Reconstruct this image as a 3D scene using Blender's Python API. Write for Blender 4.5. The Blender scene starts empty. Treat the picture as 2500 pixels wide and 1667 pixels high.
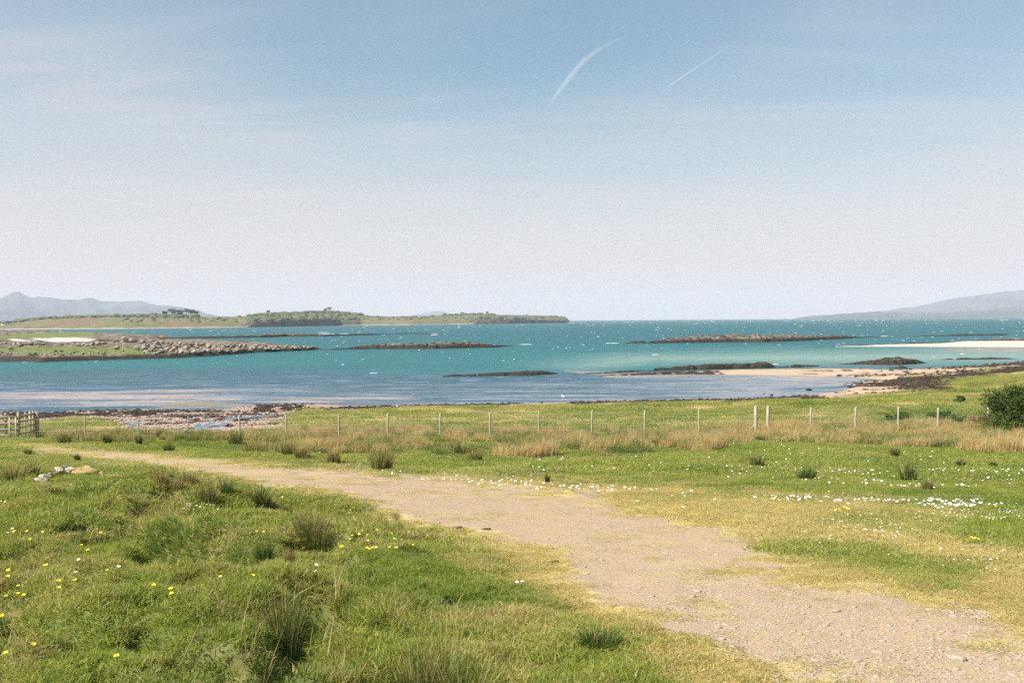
import bpy, math, random
import numpy as np
from mathutils import Vector, Matrix

rng = np.random.default_rng(7)
random.seed(7)
S = bpy.context.scene
COL = S.collection

# ------------------------------------------------------------------ camera
F = 2430.6                      # focal length in photo pixels (photo 2500 x 1667)
EYE = 7.8
PITCH = math.radians(1.215)
ROLL = math.radians(0.40)
r0 = np.array([1., 0, 0]); u0 = np.array([0, math.sin(PITCH), math.cos(PITCH)])
fw = np.array([0, math.cos(PITCH), -math.sin(PITCH)])
cr = r0 * math.cos(ROLL) - u0 * math.sin(ROLL)
cu = u0 * math.cos(ROLL) + r0 * math.sin(ROLL)
cam = bpy.data.objects.new('camera', bpy.data.cameras.new('camera'))
COL.objects.link(cam)
cam.matrix_world = Matrix(((cr[0], cu[0], -fw[0], 0), (cr[1], cu[1], -fw[1], 0), (cr[2], cu[2], -fw[2], EYE), (0, 0, 0, 1)))
cam.data.sensor_width = 36; cam.data.lens = 35.0
cam.data.clip_start = 0.1; cam.data.clip_end = 120000
S.camera = cam

# ------------------------------------------------------------------ light
SUN_EL = math.radians(47)
sh = np.array([-0.90, -0.43]); sh /= np.linalg.norm(sh)
SD = Vector((sh[0] * math.cos(SUN_EL), sh[1] * math.cos(SUN_EL), math.sin(SUN_EL)))
sun = bpy.data.objects.new('sun', bpy.data.lights.new('sun', 'SUN'))
sun.data.energy = 5.0; sun.data.angle = math.radians(0.5); sun.data.color = (1.0, 0.94, 0.83)
sun.rotation_euler = SD.to_track_quat('Z', 'Y').to_euler(); sun.location = (0, 0, 50)
COL.objects.link(sun)
S.view_settings.view_transform = 'Standard'; S.view_settings.look = 'None'
S.view_settings.exposure = 0.68; S.view_settings.gamma = 1; S.view_settings.use_curve_mapping = False
S.cycles.max_bounces = 6; S.cycles.diffuse_bounces = 3; S.cycles.glossy_bounces = 2
S.cycles.use_denoising = False; S.cycles.use_adaptive_sampling = True; S.cycles.adaptive_threshold = 0.02; S.cycles.transmission_bounces = 2; S.cycles.volume_bounces = 1; S.cycles.transparent_max_bounces = 6

class NT:
    """small helper for node trees"""
    def __init__(s, tree): s.t = tree; s.t.nodes.clear()
    def n(s, typ, **kw):
        nd = s.t.nodes.new(typ)
        for k, v in kw.items():
            if k.startswith('i_'):
                nd.inputs[int(k[2:]) if k[2:].isdigit() else k[2:].replace('_', ' ')].default_value = v
            else: setattr(nd, k, v)
        return nd
    def l(s, a, b): s.t.links.new(a, b)
    def put(s, sock, v):
        if isinstance(v, bpy.types.NodeSocket): s.l(v, sock)
        elif isinstance(v, (tuple, list)) and len(v) == 3 and sock.type == 'RGBA': sock.default_value = (*v, 1)
        else: sock.default_value = v
    def math(s, op, a, b=0.0, c=0.0, clamp=False):
        nd = s.n('ShaderNodeMath', operation=op, use_clamp=clamp)
        s.put(nd.inputs[0], a); s.put(nd.inputs[1], b)
        if op in ('MULTIPLY_ADD', 'SMOOTH_MIN', 'WRAP', 'CLAMP'): s.put(nd.inputs[2], c)
        return nd.outputs[0]
    def mix(s, f, a, b, blend='MIX'):
        nd = s.n('ShaderNodeMix', data_type='RGBA', blend_type=blend)
        s.put(nd.inputs['Factor'], f); s.put(nd.inputs[6], a); s.put(nd.inputs[7], b)
        return nd.outputs[2]
    def ramp(s, f, lo, hi, a=0.0, b=1.0, smooth=True):
        nd = s.n('ShaderNodeMapRange', interpolation_type='SMOOTHSTEP' if smooth else 'LINEAR')
        s.put(nd.inputs[0], f); nd.inputs[1].default_value = lo; nd.inputs[2].default_value = hi
        nd.inputs[3].default_value = a; nd.inputs[4].default_value = b
        return nd.outputs[0]
    def noise(s, vec, scale, detail=3.0, rough=0.55, dist=0.0, stretch=None, rot=None):
        if stretch or rot:
            mp = s.n('ShaderNodeMapping')
            if stretch: mp.inputs['Scale'].default_value = stretch
            if rot: mp.inputs['Rotation'].default_value = rot
            s.l(vec, mp.inputs['Vector']); vec = mp.outputs[0]
        nd = s.n('ShaderNodeTexNoise'); s.l(vec, nd.inputs['Vector'])
        nd.inputs['Scale'].default_value = scale; nd.inputs['Detail'].default_value = detail
        nd.inputs['Roughness'].default_value = rough; nd.inputs['Distortion'].default_value = dist
        return nd.outputs['Fac']
    def attr(s, name, kind='GEOMETRY', out='Fac'):
        nd = s.n('ShaderNodeAttribute', attribute_name=name, attribute_type=kind)
        return nd.outputs[out]

# world: Nishita sky with a thin cirrus veil
W = bpy.data.worlds.new('World'); S.world = W; W.use_nodes = True
k = NT(W.node_tree)
sky = k.n('ShaderNodeTexSky', sky_type='NISHITA', sun_disc=False)
sky.sun_elevation = SUN_EL; sky.sun_rotation = math.atan2(sh[0], sh[1]) % (2 * math.pi)
sky.air_density = 1.0; sky.dust_density = 1.2; sky.ozone_density = 2.0; sky.altitude = 10
tc = k.n('ShaderNodeTexCoord'); D3 = tc.outputs['Generated']
sep = k.n('ShaderNodeSeparateXYZ'); k.l(D3, sep.inputs[0])
zc = k.math('MAXIMUM', sep.outputs[2], 0.0)
den = k.math('ADD', zc, 0.10)
px_ = k.math('DIVIDE', sep.outputs[0], den); py_ = k.math('DIVIDE', sep.outputs[1], den)
cmb = k.n('ShaderNodeCombineXYZ'); k.l(px_, cmb.inputs[0]); k.l(py_, cmb.inputs[1])
big = k.noise(cmb.outputs[0], 0.35, 3, 0.5, 0.6, stretch=(1.0, 0.75, 1), rot=(0, 0, 0.6))
fine = k.noise(cmb.outputs[0], 1.3, 6, 0.62, 1.2, stretch=(0.35, 1.3, 1), rot=(0, 0, 0.95))
veil = k.math('ADD', k.math('MULTIPLY', k.ramp(big, 0.36, 0.70), 0.45), k.math('MULTIPLY', k.ramp(fine, 0.42, 0.76), 0.36))
low = k.ramp(zc, -0.02, 0.27, 1.0, 0.0)
low2 = k.ramp(zc, 0.0, 0.50, 1.0, 0.0, False)
veil = k.math('MULTIPLY', veil, k.math('ADD', k.math('MULTIPLY', low2, 0.9), 0.25))
veil = k.math('SUBTRACT', 1.0, k.math('MULTIPLY', k.math('SUBTRACT', 1.0, veil), k.math('SUBTRACT', 1.0, low)), clamp=True)
blue = k.mix(1.0, sky.outputs[0], (1.0, 1.16, 1.03), 'MULTIPLY')
SKY_STRENGTH = 0.079
cloud = k.mix(k.ramp(zc, 0.0, 0.4), (6.6, 5.78, 5.72), (5.4, 5.45, 5.8))
bg = k.n('ShaderNodeBackground'); k.l(k.mix(veil, blue, cloud), bg.inputs[0]); bg.inputs[1].default_value = SKY_STRENGTH
wo = k.n('ShaderNodeOutputWorld'); k.l(bg.outputs[0], wo.inputs[0])

# ------------------------------------------------------------------ maths helpers
def ray(px, py):
    a = (np.asarray(px, float) - 1250) / F; b = -(np.asarray(py, float) - 833.5) / F
    d = fw + a[..., None] * cr + b[..., None] * cu
    return d / np.linalg.norm(d, axis=-1, keepdims=True)
def project(x, y, z):
    p = np.stack([x, y, z - EYE], -1)
    c = p @ fw; c = np.where(c < 0.05, np.nan, c)
    return 1250 + F * (p @ cr) / c, 833.5 - F * (p @ cu) / c
def plane_pt(px, py, z=0.0):
    d = ray(px, py); t = (z - EYE) / d[..., 2]
    return np.stack([d[..., 0] * t, d[..., 1] * t], -1)
def poly_w(pts, z=0.0):
    p = np.array(pts, float); return plane_pt(p[:, 0], p[:, 1], z)
def horizon(px): return 782.0 - (np.asarray(px, float) - 1250) * math.tan(ROLL)
def _h(ix, iy, seed):
    n = (ix.astype(np.int64) * 374761393 + iy.astype(np.int64) * 668265263 + seed * 1442695041) & 0xffffffff
    n = ((n ^ (n >> 13)) * 1274126177) & 0xffffffff
    return ((n ^ (n >> 16)) & 0xffff) / 65535.0
def vnoise(x, y, seed=0):
    x = np.asarray(x, float); y = np.asarray(y, float)
    ix = np.floor(x); iy = np.floor(y); fx = x - ix; fy = y - iy
    fx = fx * fx * (3 - 2 * fx); fy = fy * fy * (3 - 2 * fy)
    a = _h(ix, iy, seed); b = _h(ix + 1, iy, seed); c = _h(ix, iy + 1, seed); d = _h(ix + 1, iy + 1, seed)
    return (a + (b - a) * fx) * (1 - fy) + (c + (d - c) * fx) * fy
def fbm(x, y, sc, oct=4, seed=0, gain=0.5):
    s = 0; a = 1; t = 0
    for i in range(oct):
        s = s + a * vnoise(x * sc + 17.3 * i, y * sc - 9.1 * i, seed + i); t += a; a *= gain; sc *= 2.03
    return s / t
def sdf(x, y, poly):
    """signed distance to a closed polygon, positive inside"""
    P = np.asarray(poly, float); Q = np.roll(P, -1, 0)
    best = np.full(np.shape(x), 1e18); inside = np.zeros(np.shape(x), bool)
    for (ax, ay), (bx, by) in zip(P, Q):
        ex, ey = bx - ax, by - ay
        t = np.clip(((x - ax) * ex + (y - ay) * ey) / (ex * ex + ey * ey + 1e-12), 0, 1)
        best = np.minimum(best, (x - ax - t * ex) ** 2 + (y - ay - t * ey) ** 2)
        if ay != by:
            c = ((ay > y) != (by > y)) & (x < (bx - ax) * (y - ay) / (by - ay) + ax)
            inside ^= c
    d = np.sqrt(best)
    return np.where(inside, d, -d)
def pldist(x, y, pl):
    """distance to a polyline, and parameter in 0..1"""
    P = np.asarray(pl, float); best = np.full(np.shape(x), 1e18); par = np.zeros(np.shape(x)); n = len(P) - 1
    for i in range(n):
        ax, ay = P[i]; bx, by = P[i + 1]; ex, ey = bx - ax, by - ay
        t = np.clip(((x - ax) * ex + (y - ay) * ey) / (ex * ex + ey * ey + 1e-12), 0, 1)
        d = (x - ax - t * ex) ** 2 + (y - ay - t * ey) ** 2
        par = np.where(d < best, (i + t) / n, par); best = np.minimum(best, d)
    return np.sqrt(best), par
def sstep(a, b, x):
    t = np.clip((x - a) / (b - a), 0, 1); return t * t * (3 - 2 * t)

# ------------------------------------------------------------------ mesh helpers
def np_mesh(name, V, faces, attrs=None, smooth=False, mats=None, midx=None):
    """faces: array (n,3) or (n,4), or list of such arrays"""
    me = bpy.data.meshes.new(name)
    fl = faces if isinstance(faces, list) else [faces]
    fl = [np.asarray(f, np.int32) for f in fl if len(f)]
    V = np.asarray(V, np.float32)
    me.vertices.add(len(V)); me.vertices.foreach_set('co', V.ravel())
    loops = np.concatenate([f.ravel() for f in fl]); tot = np.concatenate([np.full(len(f), f.shape[1], np.int32) for f in fl])
    start = np.concatenate([[0], np.cumsum(tot)[:-1]]).astype(np.int32)
    me.loops.add(len(loops)); me.loops.foreach_set('vertex_index', loops)
    me.polygons.add(len(tot)); me.polygons.foreach_set('loop_start', start); me.polygons.foreach_set('loop_total', tot)
    if midx is not None: me.polygons.foreach_set('material_index', np.asarray(midx, np.int32))
    me.update(calc_edges=True)
    if smooth: me.polygons.foreach_set('use_smooth', np.ones(len(tot), bool))
    for kname, arr in (attrs or {}).items():
        arr = np.asarray(arr, np.float32)
        if arr.ndim == 1:
            a = me.attributes.new(kname, 'FLOAT', 'POINT'); a.data.foreach_set('value', arr)
        elif arr.shape[1] == 3:
            a = me.attributes.new(kname, 'FLOAT_VECTOR', 'POINT'); a.data.foreach_set('vector', arr.ravel())
        else:
            a = me.attributes.new(kname, 'FLOAT_COLOR', 'POINT'); a.data.foreach_set('color', arr.ravel())
    for m in (mats or []): me.materials.append(m)
    return me
def link(name, me, parent=None, loc=None, rot=None, scl=None):
    o = bpy.data.objects.new(name, me); COL.objects.link(o)
    if parent is not None: o.parent = parent
    if loc is not None: o.location = loc
    if rot is not None: o.rotation_euler = rot
    if scl is not None: o.scale = scl if hasattr(scl, '__len__') else (scl,) * 3
    return o
def tag(o, label=None, cat=None, group=None, kind=None):
    if label: o['label'] = label
    if cat: o['category'] = cat
    if group: o['group'] = group
    if kind: o['kind'] = kind
    return o
def empty(name, loc, label, cat, group=None, rz=0.0):
    o = bpy.data.objects.new(name, None); COL.objects.link(o); o.location = loc; o.rotation_euler = (0, 0, rz)
    o.empty_display_size = 0.1
    return tag(o, label, cat, group)
def grid_faces(nr, nc, wrap=False):
    i = np.arange(nr - 1)[:, None]; j = np.arange(nc if wrap else nc - 1)[None, :]
    a = i * nc + j; b = i * nc + (j + 1) % nc
    return np.stack([a, b, b + nc, a + nc], -1).reshape(-1, 4)

# ------------------------------------------------------------------ materials
def mat(name):
    m = bpy.data.materials.new(name); m.use_nodes = True
    return m, NT(m.node_tree)
def finish(m, k, color, rough=0.9, spec=0.2, bump=None, bstr=0.5, bdist=0.02, transl=0.0, normal=None):
    p = k.n('ShaderNodeBsdfPrincipled'); k.put(p.inputs['Base Color'], color)
    k.put(p.inputs['Roughness'], rough); k.put(p.inputs['Specular IOR Level'], spec)
    if bump is not None:
        b = k.n('ShaderNodeBump'); b.inputs['Strength'].default_value = bstr; b.inputs['Distance'].default_value = bdist
        k.l(bump, b.inputs['Height']); k.l(b.outputs[0], p.inputs['Normal'])
    out = p.outputs[0]
    if transl > 0:
        t = k.n('ShaderNodeBsdfTranslucent'); k.put(t.inputs[0], color)
        mx = k.n('ShaderNodeMixShader'); mx.inputs[0].default_value = transl
        k.l(p.outputs[0], mx.inputs[1]); k.l(t.outputs[0], mx.inputs[2]); out = mx.outputs[0]
    o = k.n('ShaderNodeOutputMaterial'); k.l(out, o.inputs[0]); m.node_tree.nodes.active = p
    return m
def simple_mat(name, a, b, scale=8.0, rough=0.9, spec=0.2, bstr=0.4, bdist=0.01, stretch=None, coord='Object', detail=4):
    m, k = mat(name); tc = k.n('ShaderNodeTexCoord'); v = tc.outputs[coord]
    n1 = k.noise(v, scale, detail, 0.6, 0.0, stretch)
    return finish(m, k, k.mix(k.ramp(n1, 0.3, 0.7), a, b), rough, spec, n1, bstr, bdist)

# ground: turf, dry turf, gravel, shingle, weed mixed by surveyed masks
def ground_mat():
    m, k = mat('ground'); g = k.n('ShaderNodeNewGeometry'); P = g.outputs['Position']
    n_s = k.noise(P, 55, 3, 0.7); n_m = k.noise(P, 7, 4, 0.65); n_l = k.noise(P, 0.9, 4, 0.6)
    far = k.noise(P, 2.2, 4, 0.7, 0.3, stretch=(0.55, 1.7, 1))
    green = k.mix(k.ramp(n_m, 0.32, 0.68), (0.075, 0.090, 0.028), (0.155, 0.160, 0.055))
    green = k.mix(k.ramp(far, 0.45, 0.75), green, (0.21, 0.215, 0.068))
    green = k.mix(k.ramp(n_l, 0.35, 0.7, 0, .6), green, (0.075, 0.135, 0.022))
    dry = k.mix(k.ramp(n_m, 0.3, 0.7), (0.42, 0.31, 0.125), (0.60, 0.47, 0.21))
    dry = k.mix(k.ramp(n_l, 0.42, 0.7, 0, .8), dry, (0.26, 0.25, 0.075))
    c = k.mix(k.attr('dry'), green, dry)
    grav = k.mix(k.ramp(n_s, 0.28, 0.72), (0.285, 0.203, 0.135), (0.51, 0.378, 0.262))
    n_p = k.noise(P, 22, 3, 0.75); grav = k.mix(k.ramp(n_p, 0.60, 0.72, 0, .65), grav, (0.27, 0.20, 0.13)); grav = k.mix(k.ramp(n_p, 0.24, 0.38, .5, 0), grav, (0.54, 0.45, 0.37)); grav = k.mix(k.ramp(n_m, 0.32, 0.60), (0.40, 0.30, 0.175), grav); grav = k.mix(k.ramp(n_l, 0.5, 0.72, 0, .4), grav, (0.50, 0.385, 0.20))
    bare = k.math('ADD', k.attr('bare'), k.math('MULTIPLY', k.math('SUBTRACT', n_m, 0.5), 0.9))
    c = k.mix(k.ramp(bare, 0.35, 0.6), c, grav)
    sh_ = k.mix(k.ramp(k.noise(P, 5.5, 2, 0.7), 0.35, 0.62), (0.17, 0.115, 0.09), (0.44, 0.32, 0.25))
    sh_ = k.mix(k.ramp(k.noise(P, 0.45, 4, 0.6), 0.42, 0.65, 0, .6), sh_, (0.46, 0.31, 0.20))
    c = k.mix(k.attr('beach'), c, sh_)
    sand = k.mix(k.ramp(k.noise(P, 0.8, 4, 0.6, 0, stretch=(0.4, 1, 1)), 0.35, 0.7), (0.50, 0.365, 0.26), (0.39, 0.28, 0.195))
    c = k.mix(k.attr('sand'), c, sand)
    c = k.mix(k.attr('pale'), c, (0.56, 0.475, 0.40))
    wd = k.mix(k.ramp(k.noise(P, 3, 3, 0.7), 0.4, 0.65), (0.022, 0.016, 0.012), (0.085, 0.058, 0.042))
    c = k.mix(k.attr('weed'), c, wd)
    c = k.mix(k.attr('mud'), c, (0.20, 0.12, 0.075))
    hgt = k.math('ADD', k.math('MULTIPLY', n_m, 1.0), k.math('MULTIPLY', n_s, 0.35))
    return finish(m, k, c, 0.95, 0.12, hgt, 0.55, 0.03)
M_ground = ground_mat()

def blade_mat(name, greens, drys, transl=0.35, inst=True):
    """colour per blade from rnd and tip, dryness per tuft from the instance or the mesh"""
    m, k = mat(name)
    r = k.attr('rnd'); tip = k.attr('tip')
    d = k.attr('dry', 'INSTANCER') if inst else k.attr('dry')
    tone = k.attr('tone', 'INSTANCER') if inst else k.attr('tone')
    g = k.mix(r, greens[0], greens[1]); g = k.mix(tone, g, greens[2])
    dr = k.mix(r, drys[0], drys[1])
    f = k.math('ADD', d, k.math('MULTIPLY', k.math('SUBTRACT', k.attr('rnd2'), 0.5), 0.7))
    f = k.math('ADD', f, k.math('MULTIPLY', tip, 0.12))
    c = k.mix(k.ramp(f, 0.25, 0.75), g, dr)
    return finish(m, k, c, 0.62, 0.22, transl=transl)
M_turf = blade_mat('turf_blades', ((0.190, 0.255, 0.030), (0.50, 0.525, 0.110), (0.150, 0.240, 0.036)), ((0.44, 0.36, 0.125), (0.70, 0.58, 0.26)), 0.50)
M_tall = blade_mat('tall_grass_blades', ((0.120, 0.190, 0.035), (0.26, 0.31, 0.08), (0.09, 0.16, 0.03)), ((0.48, 0.335, 0.13), (0.73, 0.57, 0.29)), 0.45)
M_rush = blade_mat('rush_stems', ((0.042, 0.100, 0.013), (0.135, 0.22, 0.036), (0.04, 0.10, 0.013)), ((0.38, 0.26, 0.09), (0.66, 0.50, 0.23)), 0.3, False)

def rock_mat(name, light, mid, dark, tide=0.45, grass=False, wet=(0.026, 0.022, 0.018), tidew=0.35):
    """weathered rock, weed covered below the tide mark"""
    m, k = mat(name); g = k.n('ShaderNodeNewGeometry'); P = g.outputs['Position']
    sp = k.n('ShaderNodeSeparateXYZ'); k.l(P, sp.inputs[0])
    n1 = k.noise(P, 0.55, 5, 0.65); n2 = k.noise(P, 3.2, 4, 0.65); st = k.noise(P, 0.8, 4, 0.6, 0.2, stretch=(0.25, 0.5, 2.5))
    c = k.mix(k.ramp(n1, 0.3, 0.7), mid, light); c = k.mix(k.ramp(n2, 0.48, 0.72, 0, .7), c, dark)
    c = k.mix(k.ramp(st, 0.50, 0.58, 0, .85), c, dark)
    if grass:
        sn = k.n('ShaderNodeSeparateXYZ'); k.l(g.outputs['Normal'], sn.inputs[0])
        gr = k.mix(k.ramp(n2, 0.35, 0.65), (0.085, 0.135, 0.030), (0.20, 0.215, 0.075))
        c = k.mix(k.attr('grass'), c, gr)
        c = k.mix(k.attr('pale'), c, (0.58, 0.52, 0.455))
    hh = k.math('ADD', sp.outputs[2], k.math('MULTIPLY', k.math('SUBTRACT', n1, 0.5), tide * 1.8))
    w = k.ramp(hh, tide, tide + tidew, 1.0, 0.0)
    if grass: w = k.math('MULTIPLY', w, k.math('SUBTRACT', 1.0, k.attr('pale')))
    wd = k.mix(k.ramp(n2, 0.45, 0.7), wet, (wet[0] * 3.2, wet[1] * 2.8, wet[2] * 2.4))
    c = k.mix(w, c, wd)
    return finish(m, k, c, 0.85, 0.25, k.math('ADD', n2, n1), 0.7, 0.12)
M_rock = rock_mat('islet_rock', (0.28, 0.225, 0.165), (0.16, 0.125, 0.09), (0.045, 0.037, 0.028), 0.75, True)  # base colour darkened so the gaps between islet boulders look shaded
M_bould = rock_mat('boulder_rock', (0.40, 0.335, 0.265), (0.27, 0.22, 0.17), (0.12, 0.095, 0.075), 0.4)
M_reef = rock_mat('reef_rock', (0.24, 0.20, 0.155), (0.095, 0.078, 0.060), (0.022, 0.019, 0.016), 0.75, tidew=.7)
M_reefd = rock_mat('weedy_reef_rock', (0.17, 0.145, 0.10), (0.06, 0.052, 0.036), (0.018, 0.016, 0.013), 0.7)
M_stone = simple_mat('path_stone', (0.28, 0.22, 0.17), (0.52, 0.42, 0.33), 3, coord='Object')
M_lichen = simple_mat('lichen_stone', (0.30, 0.24, 0.185), (0.68, 0.60, 0.51), 5, coord='Object', bstr=0.8, bdist=0.03)
M_dung = simple_mat('dried_dung', (0.085, 0.05, 0.03), (0.19, 0.115, 0.07), 30)
M_wood = simple_mat('weathered_wood', (0.36, 0.30, 0.23), (0.54, 0.47, 0.37), 18, stretch=(1, 1, 0.12), rough=0.85)
M_railw = simple_mat('pale_rail_wood', (0.42, 0.34, 0.245), (0.58, 0.485, 0.365), 14, stretch=(0.15, 1, 1), rough=0.85)
M_mosswood = simple_mat('mossy_post_wood', (0.28, 0.24, 0.13), (0.42, 0.36, 0.24), 10, stretch=(1, 1, 0.2))
M_wire = simple_mat('galvanised_wire', (0.42, 0.42, 0.41), (0.55, 0.55, 0.54), 10, rough=0.5, spec=0.5)
M_yel = simple_mat('buttercup_petal', (0.80, 0.66, 0.02), (0.86, 0.74, 0.05), 40, rough=0.5)
M_yel2 = simple_mat('flower_centre', (0.62, 0.42, 0.02), (0.75, 0.52, 0.03), 60)
M_white = simple_mat('daisy_petal', (0.80, 0.78, 0.74), (0.86, 0.85, 0.82), 40, rough=0.6)
M_stem = simple_mat('flower_stem', (0.07, 0.13, 0.025), (0.12, 0.18, 0.04), 20)
M_gorse = simple_mat('gorse_foliage', (0.014, 0.034, 0.009), (0.095, 0.135, 0.025), 3.2, coord='Object')
M_shrub = simple_mat('shrub_foliage', (0.040, 0.095, 0.018), (0.10, 0.17, 0.035), 3)
M_twig = simple_mat('brown_twigs', (0.16, 0.095, 0.04), (0.30, 0.19, 0.09), 8)
M_scrub = simple_mat('far_scrub', (0.055, 0.085, 0.042), (0.155, 0.17, 0.085), 0.11, coord='Object')
M_foam = simple_mat('sea_foam', (0.50, 0.56, 0.58), (0.80, 0.81, 0.81), .8)
M_gull = simple_mat('gull_feathers', (0.78, 0.78, 0.78), (0.85, 0.85, 0.85), 20)
M_gullw = simple_mat('gull_wing', (0.36, 0.38, 0.40), (0.46, 0.48, 0.50), 20)
M_beak = simple_mat('gull_beak', (0.6, 0.42, 0.05), (0.6, 0.38, 0.05), 20)
M_house = simple_mat('whitewash', (0.70, 0.69, 0.66), (0.78, 0.77, 0.74), 0.5)
M_slate = simple_mat('slate_roof', (0.10, 0.10, 0.11), (0.17, 0.17, 0.18), 1)
M_glass = simple_mat('window_glass', (0.03, 0.035, 0.04), (0.05, 0.05, 0.06), 1, rough=0.1, spec=0.5)

# ------------------------------------------------------------------ ground height
prof_y = np.linspace(-40, 420, 1841)
prof_h = np.interp(prof_y, [-40, 0, 4.4, 10, 20, 30, 44, 56, 70, 85, 100, 130, 420],
                   [7.6, 6.42, 6.22, 5.62, 4.72, 3.85, 2.62, 2.0, 1.62, 1.35, 1.2, 1.1, 1.0])
kk = np.exp(-np.linspace(-2.2, 2.2, 17) ** 2); kk /= kk.sum()
prof_h = np.convolve(np.pad(prof_h, 8, 'edge'), kk, 'valid')
def base(x, y):
    h = np.interp(y, prof_y, prof_h)
    h = h - 0.35 * sstep(-10, -32, x) * sstep(20, 45, y)
    h = h + 0.30 * np.exp(-((x + 6) / 4.5) ** 2 - ((y - 11) / 6.5) ** 2)            # left foreground bank
    h = h + 0.25 * np.exp(-((x + 15) / 6) ** 2 - ((y - 33) / 6) ** 2)
    return h
def march(f, px, py, tmax=260):
    d = ray(float(px), float(py)); t = np.exp(np.linspace(math.log(1.5), math.log(tmax), 1400))
    x, y, z = d[0] * t, d[1] * t, EYE + d[2] * t
    hit = np.nonzero(z < f(x, y))[0]
    if len(hit) == 0: return None
    i = hit[0]
    return np.array([x[i], y[i], z[i]])
def bpt(px, py): return march(base, px, py)[:2]

# hummocks: (px, py, height, radius m);  hollows: polylines with depth and half-width
MOUNDS = [(350, 1225, .20, .75), (130, 1325, .14, .55), (640, 1500, .07, .40), (380, 1590, .05, .35), (620, 1600, .07, .50), (180, 1480, .10, .4),
          (60, 1380, .10, .5), (760, 1325, .10, .45), (700, 1460, .10, .35), (450, 1440, .07, .35), (520, 1330, .08, .5), (230, 1400, .07, .35),
          (60, 1560, .1, .4), (300, 1520, .06, .3), (480, 1540, .07, .3), (590, 1240, .10, .4), (430, 1225, .08, .6), (170, 1170, .12, .9), (1110, 1620, .05, .3),
          (880, 1480, .04, .5), (980, 1400, .04, .5), (1440, 1575, .04, .25), (1240, 1530, .03, .4)]
HOLLOWS = [([(295, 1275), (345, 1315), (420, 1345), (480, 1365), (535, 1400)], .30, .19), ([(745, 1570), (700, 1545)], .16, .14), ([(715, 1600), (780, 1620)], .15, .17),
           ([(265, 1470), (280, 1490)], .24, .11), ([(560, 1645), (640, 1640)], .12, .12), ([(720, 1490), (800, 1500)], .2, .11), ([(250, 1345), (210, 1355)], .08, .12),
           ([(800, 1350), (850, 1352)], .06, .12), ([(340, 1575), (370, 1590)], .09, .1), ([(130, 1560), (190, 1585)], .08, .12), ([(420, 1450), (470, 1475)], .1, .12),
           ([(500, 1650), (520, 1660)], .12, .1), ([(25, 1545), (60, 1560)], .08, .1), ([(180, 1455), (240, 1465)], .08, .1)]
mw = [(bpt(a, b), h, r) for a, b, h, r in MOUNDS]
hw = [(np.array([bpt(*q) for q in pl]), d_, w_) for pl, d_, w_ in HOLLOWS]
# outlines measured in the photograph, taken to the water plane
LAND = poly_w([(-900, 1006), (0, 1004), (90, 1006), (250, 1001), (330, 998), (450, 1002), (560, 1000), (640, 986), (760, 985), (850, 989), (970, 989), (1100, 985), (1290, 983), (1400, 980),
               (1560, 976), (1700, 974), (1820, 972), (1900, 968), (1990, 962), (2040, 955), (2072, 947), (2085, 938), (2110, 930), (2150, 926), (2050, 918.5), (1900, 916), (1760, 914),
               (1660, 914.5), (1560, 916), (1470, 918.5), (1440, 918), (1480, 914), (1600, 907), (1800, 902), (2000, 899), (2120, 900), (2170, 903), (2230, 900.5), (2300, 897), (2400, 891), (2500, 882), (3300, 850)], 0.0)
LAND = np.vstack([LAND, [[400, 300], [400, -80], [-400, -80], [-400, 60]]])
PALE = poly_w([(1950, 845.5), (2100, 845), (2260, 841), (2320, 836), (2400, 834.5), (2500, 834), (3000, 830), (3000, 846), (2500, 848), (2300, 847), (2100, 846.5)], 0.0)
RAMP_X = np.array([-60, -14, -4, 20, 60, 120.])
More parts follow.
